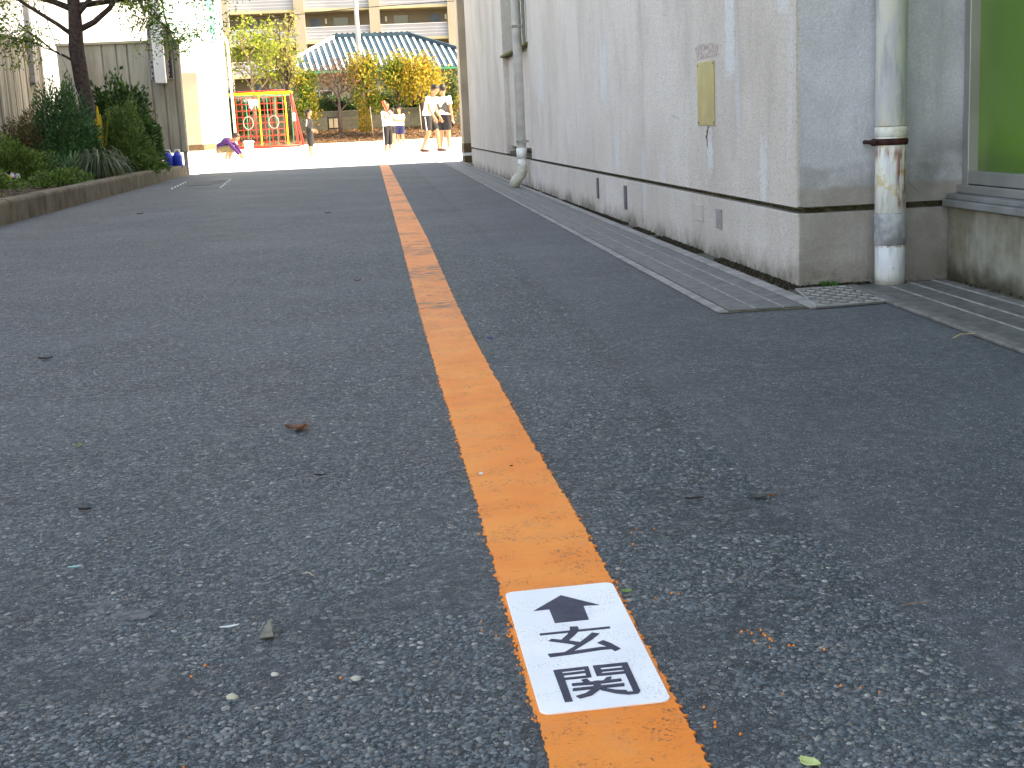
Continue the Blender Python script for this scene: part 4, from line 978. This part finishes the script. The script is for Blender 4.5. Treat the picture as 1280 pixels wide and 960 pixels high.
# building with blue-green hipped roof
o=empty('hipped_roof_building',(0,80,0),R(9),'low building with a striped blue-green and white hipped metal roof','building')
eL,eR=-5.6,8.4; rl,rr_=-1.25,3.3; ze,zr=3.95,6.05; D=4.2
rv_=[(eL,0,ze),(eR,0,ze),(eR,2*D,ze),(eL,2*D,ze),(rl,D,zr),(rr_,D,zr)]
m=MB(); m.add(rv_,[(0,1,5,4),(1,2,5),(2,3,4,5),(3,0,4),(3,2,1,0)]); roof=m.build('roof',M['roof'],o)
m=MB(); x=eL+.2
while x<eR-.1:
    if x<rl: t=(x-eL)/(rl-eL)
    elif x>rr_: t=(eR-x)/(eR-rr_)
    else: t=1
    t*=.985
    m.bar((x,-.02,ze+.03),(x,D*t,ze+(zr-ze)*t+.03),.13,.05); x+=.37
m.build('rib',M['rib'],roof)
m=MB(); m.bar((eL,0,ze+.06),(rl,D,zr+.08),.22,.12); m.build('sunlit_hip_cap',M['white'],roof)  # this hip alone is white: its sunlit edge put into the colour
m=MB(); m.bar((rr_,D,zr+.08),(eR,0,ze+.06),.3,.2); m.bar((rl-.1,D,zr+.08),(rr_+.1,D,zr+.08),.3,.22)
for i in range(14): x=rl+.1+i*.33; m.box(x,D-.1,zr+.15,x+.12,D+.1,zr+.25)
m.build('ridge_cap',M['roof'],roof)
m=MB(); m.box(eL+.7,.7,0,eR-.7,2*D-.7,ze-.02); m.build('wall',plain('olive_grey_wall',(.20,.20,.15),.9,.1,1),o)
m=MB(); m.box(eL-.02,-.14,ze-.14,eR,-.02,ze-.02); m.build('gutter',M['greenp'],o)
for x in (-3.6,-.8,2.0,5.2):
    m=MB(); m.box(x,.62,1.2,x+1.6,.70,2.9); f=m.build('window',M['alu'],o)
    for dx in (.08,.84): m=MB(); m.box(x+dx,.60,1.28,x+dx+.68,.615,2.82); m.build('pane',M['glass'],f)

# apartment block
o=empty('apartment_block',(0,115,0),0,'long beige apartment block with open corridors across the background','apartment block')
m=MB(); m.box(-26,2.2,0,24,12,16.5); m.build('back_wall',M['apt2'],o)
for zf in (.2,2.75,5.30,7.85,10.40,12.95):
    m=MB(); m.box(-26,-.2,zf-.22,24,2.2,zf); s=m.build('floor_slab',M['slab'],o)
    m=MB(); m.box(-25.95,-.12,zf,23.95,-.02,zf+1.05); p=m.build('parapet',M['parapet'],o)
    m=MB()
    for z in (.25,.5,.75): m.box(-25.9,-.135,zf+z,23.9,-.12,zf+z+.025)
    m.box(-26,-.16,zf+1.05,24,.02,zf+1.10); m.build('rail',M['white'],p)
    x=-24.5
    while x<23:
        if zf>2:
            m=MB(); m.box(x,2.12,zf,x+.85,2.2,zf+1.95); d=m.build('door',M['door'],o)
            m=MB(); m.box(x+1.9,2.15,zf+1.0,x+3.1,2.2,zf+1.95); w=m.build('window',M['glass'],o)
            m=MB(); m.box(x+1.2,2.0,zf+1.5,x+1.35,2.2,zf+1.9); m.build('wall_lamp',M['white'],o)
        x+=5.0
for x in (-24,-17.9,-11.8,-5.7,.4,6.8,13,19.2):
    m=MB(); m.box(x,-.5,0,x+.85,0,16.5); m.build('column',M['apt'],o)
m=MB(); m.box(-26,-.6,15.5,24,12,16.9); m.build('roof',M['apt'],o)

# ================================================================== PEOPLE
def remesh(m,name,mat,parent,vox,sm=2):
    o=bpy.data.objects.new(name,m.mesh(name,mat)); col.objects.link(o)
    r=o.modifiers.new('r','REMESH'); r.mode='VOXEL'; r.voxel_size=vox; r.use_smooth_shade=True
    s=o.modifiers.new('s','SMOOTH'); s.iterations=sm; s.factor=.5
    bpy.context.view_layer.update()
    dg=bpy.context.evaluated_depsgraph_get(); me=bpy.data.meshes.new_from_object(o.evaluated_get(dg)); 
    o.modifiers.clear(); o.data=me; me.name=name
    if not me.materials: me.materials.append(mat)
    o.parent=parent; return o
def hand(m,w,d,curl=.5,s=1,side=1):
    # palm continuing the forearm direction d, four unequal bent fingers, thumb off the side
    w=V(w);d=V(d).normalized(); f=V((0,1,0)) if abs(d.y)<.8 else V((1,0,0)); n=(f-d*f.dot(d)).normalized(); r=d.cross(n)
    m.tube([w-d*.02*s,w+d*.03*s,w+d*.075*s],[.022*s,.030*s,.028*s],8,ex=.55,ey=1.15)
    for k,(o,L) in enumerate(((-.026,.062),(-.009,.072),(.009,.068),(.025,.052))):
        b=w+d*.07*s+r*o*s; e=b+(d*math.cos(curl*.5)+n*math.sin(curl*.5)*side)*L*.5*s; e2=e+(d*math.cos(curl*1.2)+n*math.sin(curl*1.2)*side)*L*.5*s
        m.tube([b,e,e2],[.0095*s,.009*s,.008*s],6)
    b=w+d*.025*s-r*.026*s; m.tube([b,b-r*.022*s+d*.025*s,b-r*.028*s+d*.055*s+n*.01*s*side],[.012*s,.011*s,.009*s],6)
def person(loc,rz,sc_,J,label,top,bottom,hairm,shoem,sleeve=.55,leg=.9,curl=.5,hair_long=False,group='people in the sunny yard',stripe=False,vest=None,longp=False):
    """J: joints for a 1.5 m figure facing +X, y to its left; all in metres"""
    o=empty('person',loc,rz,label,'person',group); s=1
    def P(k): return V(J[k])
    b=smooth(); hp=P('pelvis');ch=P('chest');nk=P('neck');hd=P('head')
    b.tube([hp-V((0,0,.06)),hp,hp.lerp(ch,.5),ch,ch.lerp(nk,.6),nk],[.10,.125,.108,.125,.10,.045],16,ex=1.25,ey=.80)
    b.tube([nk-V((0,0,.05)),nk.lerp(hd,.5),hd],[.05,.043,.045],12)
    f=V(J.get('face',(1,0,0))).normalized(); up=V(J.get('hup',(0,0,1))); up=(up-f*up.dot(f)).normalized(); sd=up.cross(f)
    def H(a,c,e): return hd+f*a+sd*c+up*e
    m2=smooth(); m2.ball((0,0,0),1,20,14)
    for q,(ra,rc,re) in (((.0,0,.02),(.088,.072,.092)),((.022,0,-.045),(.062,.052,.058))):
        vs=[H(*q)+f*v[0]*ra+sd*v[1]*rc+up*v[2]*re for v in m2.v]; b.add(vs,m2.f)
    b.tube([H(.078,0,.015),H(.098,0,-.018),H(.082,0,-.026)],[.008,.013,.010],8)       # nose
    for e in (-1,1): b.tube([H(-.005,e*.066,.005),H(-.012,e*.080,-.004)],[.018,.016],8,ex=1,ey=.7)
    for e in ('l','r'):
        S,E,W_=P('sh'+e),P('el'+e),P('wr'+e)
        b.tube([ch.lerp(nk,.35),S,S.lerp(E,.5),E,E.lerp(W_,.4),W_],[.05,.048,.042,.036,.034,.023],12)
        hand(b,W_,(W_-E),curl,1,1 if e=='l' else -1)
        h,k,a,t=P('hip'+e),P('kn'+e),P('an'+e),P('toe'+e)
        b.tube([h,h.lerp(k,.5),k,k.lerp(a,.35),k.lerp(a,.8),a],[.088,.075,.052,.054,.036,.034],14)
        b.tube([a,a-V((0,0,.02)),a.lerp(t,.5)-V((0,0,.012)),t],[.034,.034,.032,.024],10)
    body=remesh(b,'body',M['skin'],o,.0075)
    # eyes, mouth
    for e in (-1,1): m=smooth(); m.ball(H(.080,e*.028,.010),.010,8,6); m.build('eye',M['eye'],o)
    m=smooth(); m.tube([H(.080,-.018,-.058),H(.087,0,-.057),H(.080,.018,-.058)],[.003,.006,.003],6); m.build('mouth',M['lip'],o)
    # hair
    hr=smooth()
    vs=[];
    for v in m2.v:
        a,c,e=v; k=1.0
        p=H(-.012,0,.035)+f*a*.098+sd*c*.085+up*e*.090
        if a>.35 and e<.45: p=H(.0,0,.055)+f*a*.080+sd*c*.078+up*max(e,.1)*.078
        p=p+V((mnoise.noise(p*40),mnoise.noise(p*40+V((5,0,0))),0))*.006; vs.append(p)
    hr.add(vs,m2.f)
    if hair_long: hr.tube([H(-.06,0,.05),H(-.075,0,-.04),H(-.07,0,-.12)],[.07,.062,.035],12)
    hr.build('hair',M[hairm],o)
    # shirt
    t=smooth(); t.tube([hp-V((0,0,.02)),hp+V((0,0,.05)),hp.lerp(ch,.5),ch,ch.lerp(nk,.55),ch.lerp(nk,.88)],[.128,.138,.130,.142,.118,.062],18,ex=1.25,ey=.86)
    for e in ('l','r'):
        S,E,W_=P('sh'+e),P('el'+e),P('wr'+e)
        pts=[ch.lerp(nk,.3),S,S.lerp(E,min(1,sleeve))]; rd=[.065,.064,.060]
        if sleeve>1: pts+=[E.lerp(W_,sleeve-1)]; rd=[.065,.060,.050,.042]
        t.tube(pts,rd,14)
    remesh(t,'shirt',M[top],o,.012,3)
    if vest:
        t=smooth(); t.tube([hp+V((0,0,.04)),hp.lerp(ch,.5),ch,ch.lerp(nk,.6)],[.147,.140,.152,.115],18,ex=1.2,ey=.80); remesh(t,'vest',M[vest],o,.014,3)
    # shorts / trousers
    t=smooth(); t.tube([hp-V((0,0,.10)),hp,hp+V((0,0,.07))],[.118,.135,.125],16,ex=1.22,ey=.88)
    for e in ('l','r'):
        h,k,a=P('hip'+e),P('kn'+e),P('an'+e); end=h.lerp(k,min(leg,1)); pts=[h+V((0,0,.03)),h.lerp(k,.4),end]; rd=[.098,.096,.088 if leg<=1 else .075]
        if leg>1: pts.append(k.lerp(a,leg-1)); rd.append(.068)
        t.tube(pts,rd,14)
    remesh(t,'trousers' if leg>1.3 else 'shorts',M[bottom],o,.012,2)
    if stripe:
        for e in ('l','r'):
            h,k,a=P('hip'+e),P('kn'+e),P('an'+e); y=V((0,(.098 if e=='l' else -.098),0)); end=h.lerp(k,min(leg,1)); pts=[h+y+V((0,0,.02)),end+y*.93]
            if leg>1: pts.append(k.lerp(a,leg-1)+y*.72)
            m=MB(); m.tube(pts,.010,6); m.build('stripe',M['cl_white'],o)
    for e in ('l','r'):
        a,t_=P('an'+e),P('toe'+e); d=(t_-a); d.z=0; d=d.normalized() if d.length>.01 else V((1,0,0))
        m=smooth(); z=min(a.z,t_.z)
        m.tube([a+V((0,0,.0))-d*.045-V((0,0,.02)),a-V((0,0,.030)),a.lerp(t_,.6)-V((0,0,.008)),t_+d*.02],[.034,.044,.040,.028],12,ex=1,ey=.85); m.build('shoe',M[shoem],o)
    o.scale=(sc_,)*3
    return o
def stand(**k):
    J=dict(pelvis=(0,0,.80),chest=(.0,0,1.09),neck=(.0,0,1.24),head=(.01,0,1.385),
     shl=(0,.165,1.19),shr=(0,-.165,1.19),ell=(-.02,.20,.95),elr=(-.02,-.20,.95),wrl=(.04,.20,.74),wrr=(.04,-.20,.74),
     hipl=(0,.085,.76),hipr=(0,-.085,.76),knl=(.01,.095,.42),knr=(.01,-.095,.42),anl=(-.02,.10,.075),anr=(-.02,-.10,.075),toel=(.13,.115,.03),toer=(.13,-.115,.03))
    J.update(k); return J
YP=32.0
# teenager leaning forward
person((1.36,31.7,0),R(-25),1.03,stand(pelvis=(-.06,0,.80),chest=(.02,0,1.08),neck=(.08,0,1.225),head=(.14,0,1.36),face=(1,0,-.45),shl=(.03,.165,1.18),shr=(.03,-.165,1.18),
  ell=(.06,.20,.95),elr=(.07,-.20,.95),wrl=(.17,.15,.76),wrr=(.17,-.16,.75),hipl=(-.05,.085,.76),hipr=(-.05,-.085,.76),knl=(.10,.095,.44),knr=(-.02,-.095,.43),anl=(.13,.10,.075),anr=(-.20,-.10,.075),toel=(.28,.11,.03),toer=(-.05,-.115,.03)),
  'teenager in a white t-shirt and black striped shorts leaning forward, left of the pair','cl_white','cl_black','hair','shoe',.55,.85,stripe=True)
person((1.72,32.6,0),R(55),1.03,stand(shl=(0,.165,1.19),ell=(-.05,.25,.98),wrl=(.10,.14,1.02),face=(1,.2,-.1)),
  'person in a grey vest over a white shirt, right of the pair','cl_white','cl_black','hair','shoewhite',.6,.85,vest='cl_grey')
# boy with bat, back to camera side, facing right
o=person((.36,32.3,0),R(-40),.79,stand(ell=(.10,.20,1.0),wrl=(.10,.06,1.12),elr=(.13,-.20,1.02),wrr=(.10,-.05,1.14),face=(1,.1,0),neck=(.0,0,1.24)),
  'boy in a white shirt and black striped trousers holding a red bat upright','cl_white','cl_black','hairbrown','shoewhite',.55,1.45,curl=1.8,stripe=True)
b=empty('baseball_bat',(.36,32.3,0),0,'red bat held upright over the shoulder of the boy in the white shirt','bat')
m=smooth(); 
a=V((.08,-.05,.85)); e=V((-.06,-.07,1.22)); m.tube([a,a.lerp(e,.35),a.lerp(e,.6),a.lerp(e,.97),e],[.014,.017,.034,.042,.03],12); m.build('barrel',M['bat'],b)
m=smooth(); m.tube([a-(e-a)*.05,a],[.022,.014],10); m.build('knob',M['bat'],b)
# child in navy shorts, and one behind the boy
person((.86,42.0,0),R(-120),.80,stand(ell=(.08,.22,.98),wrl=(.18,.05,1.0),elr=(.08,-.22,.98),wrr=(.18,-.05,.98)),
  'child in white shirt and navy shorts, farther back beside the boy with the bat','cl_white','cl_navy','hair','shoewhite',.6,.8)
person((.66,42.6,0),R(160),.80,stand(),
  'child in a white shirt and dark shorts mostly hidden behind the boy with the bat','cl_white','cl_black','hair','shoewhite',.6,.7)
# girl in black tracksuit
g=person((-1.40,31.3,0),R(-8),.73,stand(elr=(-.03,-.22,.97),wrr=(.12,-.17,.86),ell=(.0,.2,.97),wrl=(.14,.12,.86),head=(.02,0,1.385),face=(1,-.15,-.15)),
  'girl with dark hair in a black jacket with white trim, walking to the right','cl_black','cl_black','hair','shoewhite',1.85,1.15,hair_long=True)
m=MB(); m.bar((-.02,-.24,1.18),(-.04,-.265,.98),.015,.02); m.build('sleeve_stripe',M['cl_white'],g)
# crouching child
person((-3.34,31.9,0),R(-12),.90,dict(pelvis=(-.16,0,.33),chest=(.02,0,.50),neck=(.15,0,.55),head=(.27,0,.60),face=(1,0,-.75),hup=(.6,0,.8),
   shl=(.08,.15,.53),shr=(.08,-.15,.53),ell=(.22,.17,.36),elr=(.22,-.18,.36),wrl=(.34,.12,.17),wrr=(.36,-.12,.17),
   hipl=(-.14,.085,.30),hipr=(-.14,-.085,.30),knl=(.14,.14,.36),knr=(.14,-.15,.36),anl=(.0,.13,.075),anr=(.0,-.14,.075),toel=(.15,.15,.03),toer=(.15,-.16,.03)),
  'child in a purple sweater crouching and reaching to the ground','cl_purple','cl_khaki','hairbrown','shoewhite',1.95,1.4)

# ================================================================== LITTER ON THE DRIVE
def flake(name,x,y,L,W,rz,mat,label,cat,curl=.2,h=.003,group=None,n=8,z=.0015):
    m=MB(); up=[];dn=[]
    for k in range(n+1):
        t=k/n; w=W/2*math.sin(PI*min(max(t,.04),.97))**.7; zz=h+curl*L*(abs(t-.5)*2)**2*.5
        up.append(((t-.5)*L,w*rnd.uniform(.8,1.1),zz+curl*W*.4)); dn.append(((t-.5)*L,-w*rnd.uniform(.8,1.1),zz+curl*W*.3)); 
    mid=[((k/n-.5)*L,0,h*.5+curl*L*(abs(k/n-.5)*2)**2*.5) for k in range(n+1)]
    vs=up+mid+dn; q=n+1
    m.add(vs,[(k,k+1,q+k+1,q+k) for k in range(n)]+[(q+k,q+k+1,2*q+k+1,2*q+k) for k in range(n)])
    o=m.build(name,mat,label=label,cat=cat,group=group,loc=(x,y,z)); o.rotation_euler=(0,0,rz)
    so=o.modifiers.new('s','SOLIDIFY'); so.thickness=.0007; return o
L_br=plain('dry_leaf_brown',(.20,.085,.045),.8,.3,40,.001); L_dk=plain('dry_leaf_dark',(.035,.022,.02),.8,.3,40); L_gr=plain('dry_leaf_grey',(.17,.16,.125),.8,.2,60,.001)
L_gn=plain('leaf_green_small',(.20,.30,.08),.7,.2,40); L_wh=plain('white_feather',(.72,.76,.78),.7,.05,30); L_pg=plain('pale_green_leaf',(.48,.55,.22),.6,.1,40)
flake('fallen_leaf',-.194,2.73,.044,.03,R(8),L_br,'curled reddish brown dry leaf left of the orange line','leaf',.28)
flake('fallen_leaf',-.18,2.715,.03,.02,R(40),L_br,'small brown leaf scrap tucked against the curled reddish leaf','leaf',.3)
# grey wedge
m=MB(); m.add([(-.0085,-.012,.002),(.0085,-.011,.003),(.0070,.014,.004),(.0015,.034,.009),(-.0045,.016,.004)],[(0,1,2,3,4)]); o=m.build('fallen_leaf',L_gr,loc=(-.166,1.575,.0015),label='grey-green wedge-shaped leaf piece standing out on the asphalt',cat='leaf'); so=o.modifiers.new('s','SOLIDIFY'); so.thickness=.001
flake('feather',-.214,1.608,.024,.0045,R(12),L_wh,'tiny white feather beside the grey wedge-shaped leaf','feather',.15)
flake('feather',-.462,1.90,.020,.006,R(5),plain('pale_cyan',(.30,.50,.50),.7),'pale cyan scrap on the left side of the drive','scrap',.1)
flake('fallen_leaf',.469,2.018,.030,.006,R(-4),L_dk,'dark purple-brown twig-like leaf right of the line','leaf',.1)
flake('fallen_leaf',.569,2.006,.030,.022,R(-10),plain('dark_green_leaf',(.06,.075,.07),.6,.3,60),'dark flat leaf on the asphalt seam','leaf',.1)
flake('fallen_leaf',.590,2.000,.014,.008,R(10),L_br,'brown scrap at the tip of the dark flat leaf','leaf',.3)
flake('fallen_leaf',.2865,1.622,.014,.009,R(-8),L_gn,'tiny green leaf at the top right corner of the white plate','leaf',.2)
flake('fallen_leaf',.366,1.128,.022,.016,R(-50),L_pg,'pale green leaf at the bottom edge of the picture','leaf',.2)
flake('fallen_leaf',-.511,2.21,.022,.010,R(0),L_dk,'dark curled leaf on the left side of the drive','leaf',.2)
flake('fallen_leaf',-.622,2.70,.016,.008,R(0),L_gn,'tiny bright green leaf far left on the drive','leaf',.3)
flake('fallen_leaf',-.13,2.33,.022,.008,R(-10),L_dk,'small dark leaf between the brown leaf and the line','leaf',.2)
flake('fallen_leaf',-.958,3.87,.040,.02,R(5),L_dk,'dark reddish leaf far left, farther up the drive','leaf',.2)
flake('fallen_leaf',-.36,10.07,.045,.03,R(5),L_dk,'dark leaf lying left of the line far up the drive','leaf',.2)
flake('fallen_leaf',-1.92,11.29,.05,.035,R(5),L_dk,'dark leaf lying near the kerb far up the drive','leaf',.2)
flake('fallen_leaf',.295,3.75,.018,.008,R(5),plain('blue_scrap',(.03,.08,.35),.5),'tiny blue scrap right of the worn stretch of line','scrap',.2)
flake('fallen_leaf',-.096,5.42,.03,.012,R(5),L_br,'small brown leaf left of the line beside its worn stretch','leaf',.4)
flake('fallen_leaf',.206,2.29,.006,.004,0,L_br,'brown speck of leaf lying on the orange line','leaf',.2,z=.0045)
blobm=plain('pale_stone',(.55,.50,.45),.8,.1,90)
def stone(x,y,r,h,mat,label,z=0,sx=1.5):
    m=smooth(); m.ball((0,0,h*.3),(r*sx,r,h),10,8); m.v=[tuple(V(v)*(1+.18*mnoise.noise(V(v)*300+V((x*50,y*50,0))))) for v in m.v]
    o=m.build('pebble',mat,loc=(x,y,z),label=label,cat='pebble',group='loose pebbles on the drive'); o.rotation_euler=(0,0,rnd.uniform(-.5,.5)); return o
stone(-.056,1.42,.0040,.004,plain('white_stone',(.42,.42,.36),.7,.1,90),'round whitish pebble left of the white plate')
stone(-.19,1.398,.0050,.004,plain('cream_stone',(.48,.44,.33),.7,.1,90),'cream oval pebble below the white feather')
stone(.151,2.266,.0028,.003,plain('white_stone_b',(.66,.66,.62),.7,.1,90),'white pebble sitting on the orange line',.002)
stone(-.148,1.452,.0032,.003,blobm,'pinkish pebble between the feather and the white plate')
# cement smear
m=MB(); n=28; pts=[]
for k in range(n): a=2*PI*k/n; rr=1+.35*mnoise.noise(V((math.cos(a)*1.7,math.sin(a)*1.7,3))); pts.append((.030*rr*math.cos(a),.017*rr*math.sin(a)))
g=G('cement_smear',.95,.1); g.base(g.mix(g.smooth(g.noise(90,4),.35,.6),(.09,.095,.10),(.17,.165,.165))).nrm(g.bump(g.noise(300,3),.6,.002))
m.prism(pts,0,.0012); m.build('cement_smear',g.mat,loc=(-.345,1.688,.0002),label='small flat patch of pale cement stuck to the asphalt',cat='cement patch')
# thin twigs / stalks
for x,y,L,a,c,l in ((-.126,1.789,.022,-40,(.45,.36,.28),'thin pale stalk left of the white plate'),(.62,1.5,.03,-5,(.25,.14,.1),'thin reddish stalk at the lower right'),(.56,3.2,.05,-5,(.2,.15,.1),'short brown twig right of the seam'),(.30,1.74,.02,80,(.2,.15,.1),'short twig against the line edge')):
    m=smooth(); d=V((math.cos(R(a)),math.sin(R(a)),0)); m.tube([d*-L/2+V((0,0,.002)),V((.001,.002,.004)),d*L/2+V((0,0,.002))],[.0006,.0008,.0005],6)
    m.build('twig',plain('twig_tone',c,.8),loc=(x,y,.001),label=l,cat='twig',group='thin twigs on the drive')
m=smooth(); m.tube([(-.05,-.01,.003),(-.02,.012,.008),(.02,.010,.008),(.045,-.02,.004)],.0018,6); m.build('twig',plain('straw',(.42,.33,.18),.8),loc=(1.50,3.30,.001),label='curved straw-coloured stalk beside the near drain grating',cat='twig')
# rows of small white studs near the kerb, beside a flush cover
for x0,y0,x1,y1,n,l in ((-2.42,16.6,-2.53,18.6,6,'left'),(-1.80,16.2,-1.95,18.7,6,'right')):
    m=smooth()
    for k in range(n):
        t=k/(n-1); m.ball((lerp(x0,x1,t),lerp(y0,y1,t),.004),(.011,.045,.009),10,6)
    m.build('marking_dots',M['white'],label='row of small white marking dots on the asphalt near the kerb, %s row'%l,cat='road marking')
m=MB(); m.box(-2.33,17.2,.0,-2.02,18.7,.004); m.build('flush_cover',plain('brownish_cover',(.085,.078,.078),.8,.3,8),label='dark flush cover in the asphalt between the white dot rows',cat='drain cover')
m=MB(); m.box(-2.25,19.2,.0,-2.0,19.5,.004); m.build('chalk_mark',M['conc'],label='faint pale mark on the asphalt beyond the flush cover',cat='road marking')
# pale strip where the asphalt meets the yard
m=MB(); m.prism([(-2.8,22.33),(1.04,22.30),(1.04,22.42),(-2.8,22.42)],.0,.006); m.build('threshold_strip',M['conc'],label='thin pale concrete strip where the asphalt meets the bright yard',cat='edging')
# loose grit
m=MB()
for i in range(3200):
    y=1.0+rnd.random()**2*6; x=rnd.uniform(-.35*y-.1,min(1.35,.45*y+.1)); r=rnd.uniform(.0008,.0022); l,rr_x=line_x(y)
    if l-.002<x<rr_x+.002: continue
    blob(m,x,y,r,r*.9,0,5)
m.build('grit',plain('grit_tone',(.14,.14,.145),.9,.5,40),label='fine loose grey grit sprinkled over the asphalt',cat='grit',kind='stuff')

# ================================================================== CAMERA & LIGHT
f,p,yw,rl_=1684.457,.191875,.0931448,-.0465009
cp,sp=math.cos(p),math.sin(p);cy,sy=math.cos(yw),math.sin(yw)
w=V((sy*cp,cy*cp,-sp)); r=V((cy,-sy,0)); u=r.cross(w)
r2=r*math.cos(rl_)+u*math.sin(rl_); u2=-r*math.sin(rl_)+u*math.cos(rl_)
cam=bpy.data.cameras.new('camera'); co=bpy.data.objects.new('camera',cam); col.objects.link(co)
mt=Matrix((r2,u2,-w)).transposed().to_4x4(); mt.translation=V((0,0,.6)); co.matrix_world=mt
cam.sensor_width=36; cam.lens=36*f/1280; cam.clip_start=.05; cam.clip_end=4000; sc.camera=co

EL,AZ=R(41),R(96)
wd=bpy.data.worlds.new('World'); sc.world=wd; wd.use_nodes=True; nt=wd.node_tree
sk=nt.nodes.new('ShaderNodeTexSky'); sk.sky_type='NISHITA'; sk.sun_disc=False; sk.sun_elevation=EL; sk.sun_rotation=AZ; sk.dust_density=2.2; sk.air_density=1
bg=nt.nodes['Background']; nt.links.new(sk.outputs[0],bg.inputs[0]); bg.inputs[1].default_value=.15
sl=bpy.data.lights.new('sun','SUN'); sl.energy=3.0; sl.angle=R(.5); sl.color=(1,.93,.82); so=bpy.data.objects.new('sun',sl); col.objects.link(so)
sd=V((math.sin(AZ)*math.cos(EL),math.cos(AZ)*math.cos(EL),math.sin(EL))); so.rotation_euler=sd.to_track_quat('Z','Y').to_euler(); so.location=sd*50
vs_=sc.view_settings; vs_.view_transform='Standard'; vs_.look='None'; vs_.exposure=2.55; vs_.use_white_balance=True; vs_.white_balance_temperature=9200; vs_.white_balance_tint=11; vs_.gamma=1; vs_.use_curve_mapping=False
